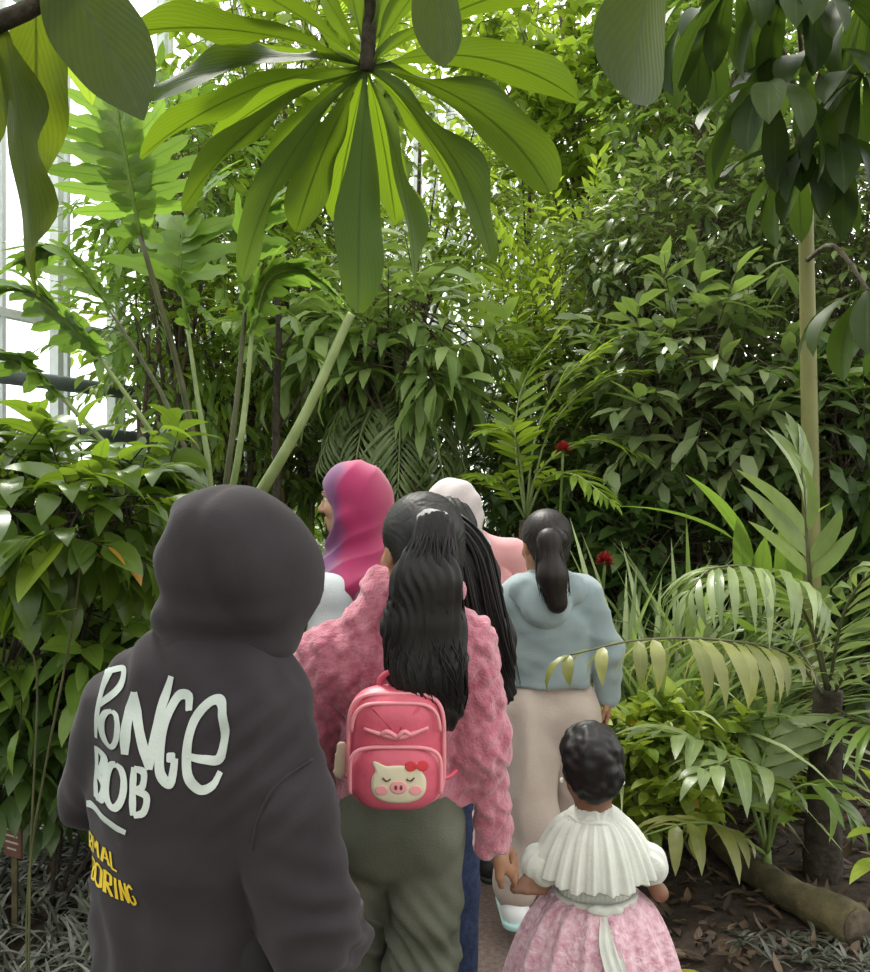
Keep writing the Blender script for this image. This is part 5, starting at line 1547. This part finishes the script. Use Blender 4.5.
tr_pr = [cap(P(400, 800, GD), P(400, 818, GD), 0.124, 0.130, (A(0, 1, 0), 0.8)), ell(P(370, 832, GD - 0.02), (0.070, 0.080, 0.090), None, 0.045), ell(P(428, 832, GD - 0.02), (0.074, 0.082, 0.092), None, 0.045),
         cap(bl, kl, 0.074, 0.068, None, 0.012), cap(br, kr, 0.080, 0.076, None, 0.012), cap(kl, f.anL + A(-0.02, 0, 0.02), 0.068, 0.07, None, 0.012), cap(kr, f.anR + A(0.03, 0, 0.02), 0.076, 0.075, None, 0.012)]
trg = sdf_geo(tr_pr, 0.0075, 0.03, disp=tr_disp, cut=lambda X: 0.03 - X[..., 2])
tr_o = mk('trousers', trg, M['olive_cloth'], t)
mk('cargo_pocket', sdf_geo([cap(P(444, 915, GD - 0.02), P(441, 960, GD - 0.02), 0.034, 0.040, None)], 0.006, 0.02, disp=folds(14, 0.004, 3)), M['olive_cloth'], tr_o)
f.shoes(t, M['whiteshoe'], M['whiteshoe'])
# hair: cap on the skull, tie, long wavy ponytail
hR = f.HR
q = lambda x, y, z: f.hc + hR @ A(x, y, z)
hair_pr = [ell(q(0, -0.022, 0.038), (0.088, 0.098, 0.090), hR, 0.02), ell(q(0, -0.055, -0.02), (0.072, 0.055, 0.07), hR, 0.03), cap(q(0, -0.06, 0.04), P(433, 528, GD - 0.13), 0.05, 0.03, None, 0.03)]
def combed(V):
    c = P(433, 525, GD - 0.12)
    d = V - c
    an = np.arctan2(d[:, 2], d[:, 0])
    return 0.0007 * np.sin(an * 70 + 2 * vnoise(V, 18, 1)) + 0.002 * vnoise(V, 12, 4)
hcut = lambda X: ((X - f.hc) @ hR)[..., 1] - 0.062 + 0.0 * X[..., 2]
hair = mk('hair', sdf_geo(hair_pr, 0.005, 0.03, disp=combed, cut=hcut), M['hair'], t)
rng = np.random.default_rng(3)
pp = [P(433, 526, GD - 0.12), P(436, 530, GD - 0.19), P(428, 580, GD - 0.205), P(424, 630, GD - 0.19), P(428, 670, GD - 0.20), P(440, 705, GD - 0.19), P(448, 722, GD - 0.17)]
core = [cap(pp[i], pp[i + 1], r0, r1) for i, (r0, r1) in enumerate(((0.025, 0.036), (0.036, 0.062), (0.062, 0.076), (0.076, 0.072), (0.072, 0.045), (0.045, 0.02)))]
core = [(c[0], c[1], c[2], c[3], c[4], (A(0, 1, 0), 0.55), None, 1) for c in core]
def wavy(V):
    x = V[:, 0] + 0.012 * np.sin(V[:, 2] * 32 + 3 * vnoise(V, 6, 2))
    return 0.0022 * np.sin(x * 420 + 3 * vnoise(V, 10, 7)) + 0.006 * vnoise(V, 14, 3)
pt = mk('ponytail', sdf_geo(core, 0.006, 0.03, disp=wavy), M['hair'], t)
mk('locks', strands(rng, pp, [0.022, 0.034, 0.068, 0.084, 0.083, 0.06, 0.03], 300, 0.0022, flat=0.55, wav=0.35, wf=1.6, seg=22), M['hair'], pt)
mk('hair_tie', sdf_geo([cap(P(433, 523, GD - 0.175) + A(0.023 * math.cos(a), -0.012 * math.sin(a), 0.018 * math.sin(a)), P(433, 523, GD - 0.175) + A(0.023 * math.cos(a + 0.7), -0.012 * math.sin(a + 0.7), 0.018 * math.sin(a + 0.7)), 0.0105) for a in np.arange(0, 6.3, 0.7)], 0.004, 0.006, disp=folds(40, 0.004, 2)), M['scrunchie'], t)

# ---------------- the small pink backpack she wears
bk_d = 1.70
bc = P(397, 744, bk_d)
t = thing('backpack', 'small pink backpack with a pig face patch on the back of the plush jacket', 'backpack', (bc[0], bc[1], bc[2] - 0.12))
def rbox(c, sx, sy, sz, r, vox=0.004, k=0.004, top=0.0):
    pr = []
    h = A(sx / 2 - r, 0, sz / 2 - r)
    for x in np.linspace(-1, 1, 5):
        pr.append(cap(c + A(h[0] * x, 0, -h[2]), c + A(h[0] * x * (1 - top), 0, h[2]), r, None, (A(0, 1, 0), sy / 2 / r), 0.02))
    return pr
W_, H_ = 0.192, 0.222
mk('main_pouch', sdf_geo(rbox(bc, W_, 0.10, H_, 0.052, top=0.10), 0.005, 0.02, disp=folds(8, 0.003, 2)), M['bag'], t)
def ring_pts(c, sx, sz, r, y, n=40, a0=0, a1=2 * PI):
    out = []
    for a in np.linspace(a0, a1, n):
        x, z = math.cos(a), math.sin(a)
        e = 0.45
        out.append(c + A(sx / 2 * np.sign(x) * abs(x) ** e, y, sz / 2 * np.sign(z) * abs(z) ** e))
    return out
mk('zip_piping', tube(ring_pts(bc, W_ * 0.96, H_ * 0.95, 0, -0.030, 60), 0.0042, 7, cap=False), M['bagpipe'], t)
mk('zip_piping', tube(ring_pts(bc + A(0, 0, -0.002), W_ * 0.88, H_ * 0.84, 0, -0.047, 40, 0.15, PI - 0.15), 0.0036, 7), M['bagpipe'], t)
pkg = sdf_geo(rbox(bc + A(0, -0.042, -0.048), W_ * 0.90, 0.05, 0.118, 0.046), 0.0045, 0.02)
pk = mk('front_pocket', pkg, M['bag'], t)
pkb = BVHTree.FromPolygons([Vector(v) for v in pkg[0]], [tuple(int(i) for i in q) for q in pkg[1]])
def on_pocket(p, off):
    r = pkb.ray_cast(Vector((p[0], p[1] - 0.3, p[2])), Vector((0, 1, 0)))
    y = p[1] if r[0] is None else r[0][1]
    return A(p[0], y - off, p[2])
mk('pocket_piping', tube(ring_pts(bc + A(0, 0, -0.048), W_ * 0.90, 0.118, 0, -0.058, 40, -0.2, PI + 0.2), 0.004, 7), M['bagpipe'], pk)
# bow shaped flap above the pocket
fl = [bc + A(x * 1.0, -0.057, z) for x, z in ((-0.060, 0.046), (-0.03, 0.036), (0.004, 0.030), (0.035, 0.037), (0.062, 0.048))]
mk('bow_trim', join(tube(spline(fl, 16), np.concatenate([np.linspace(0.003, 0.006, 8), np.linspace(0.006, 0.003, 8)]), 8), *[tube(spline([bc + A(0.004, -0.060, 0.030), bc + A(s_ * 0.016, -0.062, 0.042), bc + A(s_ * 0.028, -0.058, 0.034)], 8), 0.0045, 7) for s_ in (1, -1)]), M['bagpipe'], t)
mk('crease_seams', join(*[tube([bc + A(s_ * 0.045, -0.052, 0.085), bc + A(s_ * 0.008, -0.056, 0.045)], 0.002, 6) for s_ in (1, -1)]), M['bagdark'], t)
# pig face patch
py_ = -0.0665
fc = bc + A(0.006, py_, -0.056)
def flat_ell(c, rx, rz, mat, name, parent, off, n=36, shape=None, rings=7):
    """a thin sewn patch that follows the dome of the pocket"""
    Vs, Fs = [], []
    for k in range(rings + 2):
        s_ = min(1.0, max(0.02, k / rings)); o_ = off if k <= rings else -0.001
        for i in range(n):
            a = 2 * PI * i / n
            x, z = math.cos(a), math.sin(a)
            if shape: x, z = shape(x, z)
            Vs.append(on_pocket(c + A(rx * x * s_, 0, rz * z * s_), o_))
    for k in range(rings + 1):
        for i in range(n):
            i2 = (i + 1) % n
            Fs.append((k * n + i, k * n + i2, (k + 1) * n + i2, (k + 1) * n + i))
    return mk(name, (np.array(Vs), np.array(Fs), None), mat, parent)
def face_shape(x, z):
    a = math.atan2(z, x)
    ear = 0.42 * (math.exp(-((a - 0.95) / 0.16) ** 2) + math.exp(-((a - (PI - 0.95)) / 0.16) ** 2))
    r = 1 + ear
    return (np.sign(x) * abs(x) ** 0.8 * r, np.sign(z) * abs(z) ** 0.85 * r)
pf = flat_ell(fc, 0.052, 0.036, M['cream'], 'pig_face_patch', pk, 0.0015, shape=face_shape, n=90)
for s_ in (-1, 1):
    flat_ell(fc + A(s_ * 0.032, 0, -0.010), 0.012, 0.009, M['snout'], 'cheek', pf, 0.0028)
    mk('eye_stitch', tube(spline([on_pocket(fc + A(s_ * x, 0, z), 0.003) for x, z in ((0.030, 0.014), (0.022, 0.008), (0.015, 0.012))], 7), 0.0016, 6), M['darkthread'], pf)
flat_ell(fc + A(0, 0, -0.004), 0.016, 0.012, M['snout'], 'snout', pf, 0.003)
for s_ in (-1, 1):
    flat_ell(fc + A(s_ * 0.005, 0, -0.004), 0.0028, 0.0045, M['darkthread'], 'nostril', pf, 0.0042, n=14)
    flat_ell(fc + A(0.034 + s_ * 0.011, 0, 0.035), 0.011, 0.009, M['redbow'], 'bow', pf, 0.0035, n=16)
flat_ell(fc + A(0.034, 0, 0.035), 0.004, 0.004, M['redbow'], 'bow_knot', pf, 0.005, n=12)
# handle, straps, side tag
mk('top_handle', tube(spline([bc + A(-0.034, 0.01, 0.100), bc + A(-0.032, 0.005, 0.126), bc + A(-0.010, -0.01, 0.145), bc + A(0.016, -0.01, 0.144), bc + A(0.036, 0.005, 0.124), bc + A(0.038, 0.01, 0.098)], 24), 0.006, 8), M['bag'], t)
for s_ in (-1, 1):
    mk('shoulder_strap', tube(spline([bc + A(0.008 + s_ * 0.022, 0.045, 0.09), bc + A(0.010 + s_ * 0.022, 0.085, 0.17), A(f.o[0] + 0.008 + s_ * 0.03, GD - 0.07, P(0, 605, GD)[2] + 0.02), A(f.o[0] + s_ * 0.045, GD + 0.04, P(0, 615, GD)[2] + 0.03)], 22), 0.007, 7), M['bagdark'], t)
    mk('lower_strap', tube(spline([bc + A(s_ * 0.07, 0.04, -0.085), bc + A(s_ * 0.10, 0.07, -0.088), bc + A(s_ * 0.118, 0.10, -0.085)], 12), 0.005, 7), M['bagdark'], t)
mk('hang_tag', sdf_geo([cap(bc + A(-0.108, 0.0, -0.005), bc + A(-0.112, 0.0, -0.055), 0.012, 0.014, (A(0, 1, 0), 0.3))], 0.004, 0.01), M['cream'], t)

# ================================================================ toddler girl
TD = 2.12
t = thing('person', 'toddler girl in white ruffled blouse and pink lace skirt holding a hand', 'person', (P(595, 0, TD)[0], TD, 0))
f = Fig(P(595, 0, TD)[0], TD, 0.97, yaw=0.05, wide=1.0, headf=0.84, steps=(0.03, -0.03))
f.hc = P(592, 768, TD); f.HR = rotz(-0.1) @ rotx(-0.12)
f.nek = P(594, 822, TD)
f.shL, f.shR = P(552, 845, TD), P(640, 845, TD)
f.elL, f.wrL = P(544, 881, TD - 0.02), P(517, 888, TD - 0.05)
f.hdL = nrm(hold + A(0.015, 0.0, -0.002) - f.wrL)
f.elR, f.wrR = P(660, 893, TD - 0.01), P(648, 880, TD + 0.10)
f.hdR = A(-0.5, 0.6, 0.35); f.curl = 0.5
f.body(t, M['skin_dark'], 0.006)
q = lambda x, y, z: f.hc + f.HR @ A(x, y, z) * f.hs
def curls(V):
    return 0.004 * vnoise(V, 60, 1) + 0.007 * vnoise(V, 32, 2)
mk('hair', sdf_geo([ell(q(0, -0.02, 0.042), A(0.093, 0.104, 0.094) * f.hs, f.HR, 0.02), ell(q(0, -0.045, -0.012), A(0.080, 0.066, 0.072) * f.hs, f.HR, 0.02), cap(q(0, -0.062, -0.03), q(0, -0.058, -0.055), 0.036 * f.hs, 0.026 * f.hs)],
                   0.005, 0.02, disp=curls, cut=lambda X: np.where(((X - f.hc) @ f.HR)[..., 2] < 0.05, ((X - f.hc) @ f.HR)[..., 1] - 0.05, -1)), M['hair'], t)
for s_ in (-1, 1):
    mk('earring', sdf_geo([ell(q(0.087 * s_, -0.005, -0.036), (0.0055, 0.0055, 0.0075))], 0.0022, 0.004), M['pearl'], t)
n_ = (A(0, 1, 0), 0.8)
wz = P(0, 893, TD)[2]
puff = lambda V: 0.004 * np.sin(np.arctan2(V[:, 1] - TD, V[:, 0] - f.o[0]) * 40) * 0.5 + folds(18, 0.003, 1)(V)
mk('blouse', sdf_geo([cap(P(595, 840, TD), P(596, 893, TD), 0.095, 0.088, n_), cap(f.shL + A(0.02, 0, 0), f.shR - A(0.02, 0, 0), 0.036, None), ell(P(541, 866, TD), (0.048, 0.055, 0.050), None, 0.015), ell(P(649, 864, TD), (0.044, 0.052, 0.048), None, 0.015),
                      cap(P(580, 850, TD), P(610, 850, TD), 0.034, None)], 0.005, 0.02, cut=lambda X: wz - 0.015 - X[..., 2], disp=puff), M['whitecloth'], t)
# ruffled collar: a pleated ring widening to a scalloped edge
def ruffle(c_top, c_bot, rt, rb, nf, amp, z_edge, th=0.003, flat=0.72, seed=1):
    nA, nR = 220, 12
    Vs = []
    for layer in (0, 1):
        for j in range(nR + 1):
            s_ = j / nR
            for i in range(nA):
                a = 2 * PI * i / nA
                pl = (math.sin(a * nf + 0.8 * math.sin(3 * a)) + 0.45 * math.sin(a * nf * 2.3 + 1)) * amp * (0.25 + 0.75 * s_ ** 1.2)
                rx = (rt[0] + (rb[0] - rt[0]) * s_ ** 0.75) + pl
                ry = (rt[1] + (rb[1] - rt[1]) * s_ ** 0.75) + pl
                c = c_top * (1 - s_) + c_bot * s_
                z = c_top[2] + (c_bot[2] - c_top[2]) * (0.35 * s_ + 0.65 * s_ * s_)
                Vs.append((c[0] + rx * math.cos(a), c[1] + ry * math.sin(a), z - layer * th + 0.012 * s_ * vnoise(A(math.cos(a), math.sin(a), 0), 2.5, seed)))
    Fs = []
    K = (nR + 1) * nA
    for j in range(nR):
        for i in range(nA):
            i2 = (i + 1) % nA
            Fs.append((j * nA + i, (j + 1) * nA + i, (j + 1) * nA + i2, j * nA + i2))
            Fs.append((K + j * nA + i2, K + (j + 1) * nA + i2, K + (j + 1) * nA + i, K + j * nA + i))
    for i in range(nA):
        i2 = (i + 1) % nA
        Fs.append((nR * nA + i, K + nR * nA + i, K + nR * nA + i2, nR * nA + i2))
    return np.array(Vs), np.array(Fs), None
mk('ruffled_collar', ruffle(P(594, 815, TD), P(594, 868, TD), (0.062, 0.058), (0.148, 0.130), 21, 0.0085, 0), M['whitecloth'], t)
mk('collar_band', tube([P(594, 815, TD) + A(0.062 * math.cos(a), 0.058 * math.sin(a), 0.004 * math.sin(a * 24)) for a in np.linspace(0, 2 * PI, 30)], 0.006, 7, cap=False), M['whitecloth'], t)
mk('skirt', ruffle(P(596, 890, TD), P(594, 1010, TD), (0.090, 0.080), (0.225, 0.20), 13, 0.014, 0, th=0.004, seed=4)[:2] + (None,), M['lace'], t)
sg = P(596, 893, TD)
mk('sash', join(tube([sg + A(0.094 * math.cos(a), 0.082 * math.sin(a), 0) for a in np.linspace(0, 2 * PI, 40)], 0.009, 8, cap=False)), M['whitecloth'], t)
bs = sg + A(0.004, -0.095, 0.0)
sb = [sdf_geo([ell(bs, (0.012, 0.012, 0.012)), ell(bs + A(-0.022, -0.002, 0.006), (0.022, 0.010, 0.012)), ell(bs + A(0.022, -0.002, 0.006), (0.022, 0.010, 0.012))], 0.004, 0.01)]
def sash_tail(pts, w):
    c = spline(pts, 18)
    lv = []
    for i, s_ in enumerate(np.linspace(0, 1, 18)):
        for x in np.linspace(-1, 1, 7):
            lv.append(c[i] + A(x * w * (0.45 + 0.55 * s_), -0.006 * math.cos(x * 5.5) * (0.4 + s_), -abs(x) * 0.0))
    for i, s_ in enumerate(np.linspace(0, 1, 18)):
        for x in np.linspace(-1, 1, 7):
            lv.append(c[i] + A(x * w * (0.45 + 0.55 * s_), -0.006 * math.cos(x * 5.5) * (0.4 + s_) + 0.004, 0))
    fs = []
    for i in range(17):
        for j in range(6):
            a = i * 7 + j
            fs.append((a, a + 1, a + 8, a + 7)); b_ = a + 126
            fs.append((b_, b_ + 7, b_ + 8, b_ + 1))
    return np.array(lv), np.array(fs), None
mk('sash_bow', join(sb[0], sash_tail([bs, bs + A(-0.008, -0.045, -0.05), bs + A(0.004, -0.08, -0.10), bs + A(0.014, -0.105, -0.155)], 0.024), sash_tail([bs, bs + A(0.010, -0.042, -0.05), bs + A(0.018, -0.077, -0.10), bs + A(0.022, -0.095, -0.135)], 0.020)), M['whitecloth'], t)
f.shoes(t, M['whiteshoe'], M['whiteshoe'])

# ================================================================ girl in the pale blue hoodie
BD = 3.05
t = thing('person', 'girl with dark ponytail in pale blue hoodie and beige trousers ahead of the toddler', 'person', (P(550, 0, BD)[0], BD, 0))
f = Fig(P(550, 0, BD)[0], BD, 1.45, yaw=0.1, wide=1.0, headf=0.97, steps=(-0.10, 0.09))
f.hc = P(545, 545, BD); f.HR = rotz(0.25) @ rotx(-0.1)
f.shL, f.shR = P(510, 594, BD), P(588, 592, BD)
f.nek = P(548, 578, BD)
f.elL, f.wrL = P(500, 655, BD), P(508, 690, BD + 0.15)
f.elR, f.wrR = P(606, 650, BD), P(607, 694, BD + 0.02)
f.anL = P(514, 885, BD - 0.10); f.anL[2] = 0.15
f.body(t, M['skin'], 0.008)
n_ = (A(0, 1, 0), 0.75)
hz = P(0, 684, BD)[2]
mk('hoodie', sdf_geo([cap(P(550, 620, BD), P(549, 690, BD), 0.150, 0.135, n_), cap(f.shL + A(0.04, 0, -0.03), f.shR - A(0.04, 0, 0.03), 0.075), cap(f.shL + A(0.05, 0, 0), f.nek, 0.055, 0.055), cap(f.shR - A(0.05, 0, 0), f.nek, 0.055, 0.055),
                      cap(f.shL + A(0.02, 0, -0.01), f.elL, 0.068, 0.056), cap(f.elL, f.wrL, 0.056, 0.042), cap(f.shR - A(0.02, 0, 0.01), f.elR, 0.068, 0.056), cap(f.elR, f.wrR - A(0, 0, 0.0), 0.056, 0.042)],
                     0.008, 0.03, cut=lambda X: np.where(np.abs(X[..., 0] - f.o[0]) < 0.15, hz - X[..., 2], -1), disp=folds(8, 0.011, 4, (1, 1, 1.5))), M['paleblue'], t)
mk('hood', sdf_geo([cap(P(524, 590, BD - 0.06), P(570, 590, BD - 0.06), 0.055, 0.055), ell(P(545, 606, BD - 0.105), (0.085, 0.05, 0.075), None, 0.03), ell(P(545, 580, BD - 0.02), (0.03, 0.09, 0.09), None, 0.02, -1)], 0.007, 0.03, disp=folds(13, 0.006, 2)), M['paleblue'], t)
cuff(f.wrR - A(0, 0, -0.01), f.wrR - f.elR, 0.036, M['paleblue'], t)
mk('trousers', sdf_geo([cap(P(549, 700, BD), P(549, 712, BD), 0.112, 0.128, n_)] + f.leg(1, 0.022, upto=0.93, gl=0.042) + f.leg(-1, 0.022, upto=0.86, gl=0.042), 0.009, 0.03, disp=folds(9, 0.016, 5, (1, 1, 0.45))), M['beige'], t)
f.shoes(t, M['whiteshoe'], M['mint'])
q = lambda x, y, z: f.hc + f.HR @ A(x, y, z) * f.hs
mk('hair', sdf_geo([ell(q(0, -0.02, 0.04), (0.086, 0.098, 0.088), f.HR, 0.02), ell(q(0, -0.05, -0.02), (0.07, 0.055, 0.07), f.HR, 0.02), cap(q(0, -0.09, 0.02), q(0.005, -0.13, 0.015), 0.035, 0.028)], 0.006, 0.03,
                   cut=lambda X: ((X - f.hc) @ f.HR)[..., 1] - 0.06, disp=lambda V: 0.0008 * np.sin(np.arctan2(V[:, 2] - f.hc[2], V[:, 0] - f.hc[0]) * 70)), M['brownhair'], t)
pp = [q(0.005, -0.12, 0.015), P(549, 540, BD - 0.17), P(552, 575, BD - 0.18), P(557, 603, BD - 0.17)]
pt = mk('ponytail', sdf_geo([cap(pp[0], pp[1], 0.026, 0.034), cap(pp[1], pp[2], 0.034, 0.046), cap(pp[2], pp[3], 0.046, 0.036)], 0.007, 0.03), M['brownhair'], t)
mk('locks', strands(np.random.default_rng(5), pp, [0.025, 0.036, 0.055, 0.05], 70, 0.004, flat=0.7, wav=0.2), M['brownhair'], pt)
mk('hair_tie', tube([q(0.005, -0.122, 0.017) + A(0.030 * math.cos(a), 0, 0.030 * math.sin(a)) for a in np.linspace(0, 2 * PI, 14)], 0.007, 7, cap=False), M['blackcloth'], t)

# ================================================================ woman in the magenta headscarf
WD = 2.95
t = thing('person', 'woman in magenta and purple headscarf, face turned left in profile', 'person', (P(362, 0, WD)[0], WD, 0))
f = Fig(P(362, 0, WD)[0], WD, 1.52, yaw=1.0, wide=1.0, steps=(0.05, -0.05))
f.hc = P(351, 500, WD); f.HR = rotz(1.35) @ rotx(-0.10)
f.nek = P(362, 562, WD)
f.shL, f.shR = f.shL - A(0, 0, 0.03), f.shR - A(0, 0, 0.03)
f.body(t, M['skin_light'], 0.006)
q = lambda x, y, z: f.hc + f.HR @ A(x, y, z)
sc_pr = [ell(q(0, -0.015, 0.030), (0.096, 0.112, 0.105), f.HR, 0.03), ell(q(0, -0.06, 0.0), (0.088, 0.085, 0.095), f.HR, 0.03), cap(q(0, -0.04, -0.07), f.nek + A(0.02, 0, -0.02), 0.085, 0.10, None, 0.05),
         cap(q(0.05, 0.0, -0.06), q(0.0, 0.05, -0.145), 0.045, 0.045, None, 0.03), cap(q(-0.05, 0.0, -0.06), q(0.0, 0.05, -0.145), 0.045, 0.045, None, 0.03),
         cap(f.nek + A(-0.09, -0.03, -0.05), f.nek + A(0.08, -0.03, -0.02), 0.075, 0.085, None, 0.05), ell(f.nek + A(-0.02, -0.03, -0.07), (0.145, 0.16, 0.085), None, 0.05),
         ell(q(0, 0.118, -0.022), (0.072, 0.100, 0.096), f.HR, 0.010, -1)]
def drape(V):
    L_ = (V - f.hc) @ f.HR
    low = np.clip((f.hc[2] - 0.02 - V[:, 2]) * 9, 0, 1)
    ph = (L_[:, 2] * 0.9 + L_[:, 1] * 0.55) * 95 + 3.0 * vnoise(V, 6, 3)
    top = 0.0022 * (1 - 2 * np.abs(np.sin((L_[:, 1] + 0.35 * L_[:, 2]) * 38 + 1.5 * vnoise(V, 7, 1))))
    return 0.011 * (0.5 - np.abs(np.sin(ph * 0.5))) * low + top * (1 - low)
mk('headscarf', sdf_geo(sc_pr, 0.0055, 0.03, disp=drape, cut=lambda X: ((X - f.hc) @ f.HR)[..., 1] * 1.0 - 0.088 - 3.0 * np.maximum(0, f.hc[2] - 0.080 - X[..., 2])), M['magenta'], t)
mk('top', sdf_geo(f.torso(0.02) + f.arm(1, 0.016, 0.95) + f.arm(-1, 0.016, 0.95), 0.009, 0.03, disp=folds(8, 0.006, 2)), M['greytop'], t)
mk('bag_strap', tube(spline([f.nek + A(0.0, -0.115, -0.06), f.nek + A(-0.06, -0.13, -0.16), f.wai + A(-0.17, -0.06, 0.02)], 12), 0.014, 7), M['strap'], t)
mk('trousers', sdf_geo([cap(f.pel, f.wai, 0.135, 0.12, (A(0, 1, 0), 0.75))] + f.leg(1, 0.02) + f.leg(-1, 0.02), 0.011, 0.03, disp=folds(9, 0.006, 4)), M['blackcloth'], t)
f.shoes(t, M['blackshoe'], M['blackshoe'])

# ================================================================ woman in the pale headscarf
SD = 3.55
t = thing('person', 'woman in pale white-pink headscarf seen from behind, salmon pink clothes', 'person', (P(468, 0, SD)[0], SD, 0))
f = Fig(P(468, 0, SD)[0], SD, 1.57, yaw=0.0, wide=1.0, steps=(0.05, -0.05))
f.hc = P(452, 514, SD); f.HR = rotz(0.15)
f.body(t, M['skin_light'], 0.010)
q = lambda x, y, z: f.hc + f.HR @ A(x, y, z)
mk('headscarf', sdf_geo([ell(q(0, -0.015, 0.030), (0.116, 0.125, 0.118), f.HR, 0.03), cap(q(0, -0.04, -0.03), q(0.02, -0.05, -0.16), 0.112, 0.115, None, 0.05), cap(q(0.02, -0.03, -0.13), q(0.10, -0.02, -0.27), 0.10, 0.10, None, 0.05),
                         ell(q(0, 0.11, -0.02), (0.06, 0.07, 0.085), f.HR, 0.012, -1)], 0.007, 0.03, disp=lambda V: 0.012 * np.sin(V[:, 2] * 45 - V[:, 0] * 60 + 3 * vnoise(V, 6, 2)) * np.clip((f.hc[2] + 0.06 - V[:, 2]) * 6, 0.2, 1),
                        cut=lambda X: f.hc[2] - 0.30 - X[..., 2]), M['palescarf'], t)
def capelet(V):
    return 0.014 * np.sin(np.arctan2(V[:, 1] - SD, V[:, 0] - f.hc[0]) * 15 + 2 * vnoise(V, 5, 3))
mk('cape', sdf_geo([cap(q(0.03, -0.02, -0.19), q(0.06, -0.02, -0.24), 0.10, 0.13, None), cap(q(-0.12, -0.01, -0.26), q(0.20, -0.01, -0.27), 0.07, 0.065), ell(q(0.05, -0.03, -0.36), (0.24, 0.15, 0.18), None, 0.05)], 0.008, 0.04, disp=capelet, cut=lambda X: f.hc[2] - 0.50 - X[..., 2]), M['pinkscarf'], t)
mk('dress', sdf_geo(f.torso(0.014) + f.arm(1, 0.012, 0.95) + f.arm(-1, 0.012, 0.95) + [cap(f.pel, f.o + A(0, 0, 0.2), 0.14, 0.19, (A(0, 1, 0), 0.75))], 0.011, 0.03, disp=folds(8, 0.006, 2)), M['pinkscarf'], t)
f.shoes(t, M['blackshoe'], M['blackshoe'])

# ================================================================ person with the very long black hair
LD = 2.45
t = thing('person', 'person with very long black hair and dark blue jeans, half hidden behind the ponytail girl', 'person', (P(452, 0, LD)[0], LD, 0))
f = Fig(P(424, 0, LD)[0], LD, 1.50, yaw=0.0, wide=0.74, steps=(0.03, -0.05))
f.hc = P(446, 540, LD)
f.elR, f.wrR = P(485, 690, LD + 0.05), P(470, 720, LD + 0.25); f.HR = rotz(-0.1)
f.body(t, M['skin'], 0.010)
q = lambda x, y, z: f.hc + f.HR @ A(x, y, z)
hp = [ell(q(0, -0.02, 0.032), (0.088, 0.105, 0.092), f.HR, 0.03), cap(q(0, -0.05, -0.02), P(462, 580, LD - 0.12), 0.085, 0.095, (A(0, 1, 0), 0.7)), cap(P(462, 580, LD - 0.12), P(482, 645, LD - 0.15), 0.095, 0.085, (A(0, 1, 0), 0.5)),
      cap(P(482, 645, LD - 0.15), P(500, 690, LD - 0.14), 0.085, 0.045, (A(0, 1, 0), 0.45))]
hh = mk('hair', sdf_geo(hp, 0.007, 0.04, cut=lambda X: np.where(X[..., 2] > f.hc[2] - 0.12, ((X - f.hc) @ f.HR)[..., 1] - 0.06, -1), disp=lambda V: 0.0025 * np.sin((V[:, 0] + 0.45 * V[:, 2]) * 330 + 3 * vnoise(V, 7, 2))), M['hair'], t)
mk('locks', strands(np.random.default_rng(9), [q(0.0, -0.07, 0.03), P(460, 560, LD - 0.15), P(478, 630, LD - 0.17), P(505, 695, LD - 0.15)], [0.07, 0.095, 0.09, 0.05], 90, 0.0035, flat=0.5, seg=16), M['hair'], hh)
mk('top', sdf_geo(f.torso(0.018) + f.arm(1, 0.014, 0.95) + f.arm(-1, 0.014, 0.95), 0.010, 0.03, disp=folds(8, 0.005, 2)), M['blackcloth'], t)
mk('jeans', sdf_geo([cap(f.pel, f.wai, 0.13, 0.118, (A(0, 1, 0), 0.75))] + f.leg(1, 0.0, gl=0.022) + f.leg(-1, 0.0, gl=0.022), 0.009, 0.03, disp=folds(10, 0.006, 4)), M['denim'], t)
f.shoes(t, M['blackshoe'], M['blackshoe'])
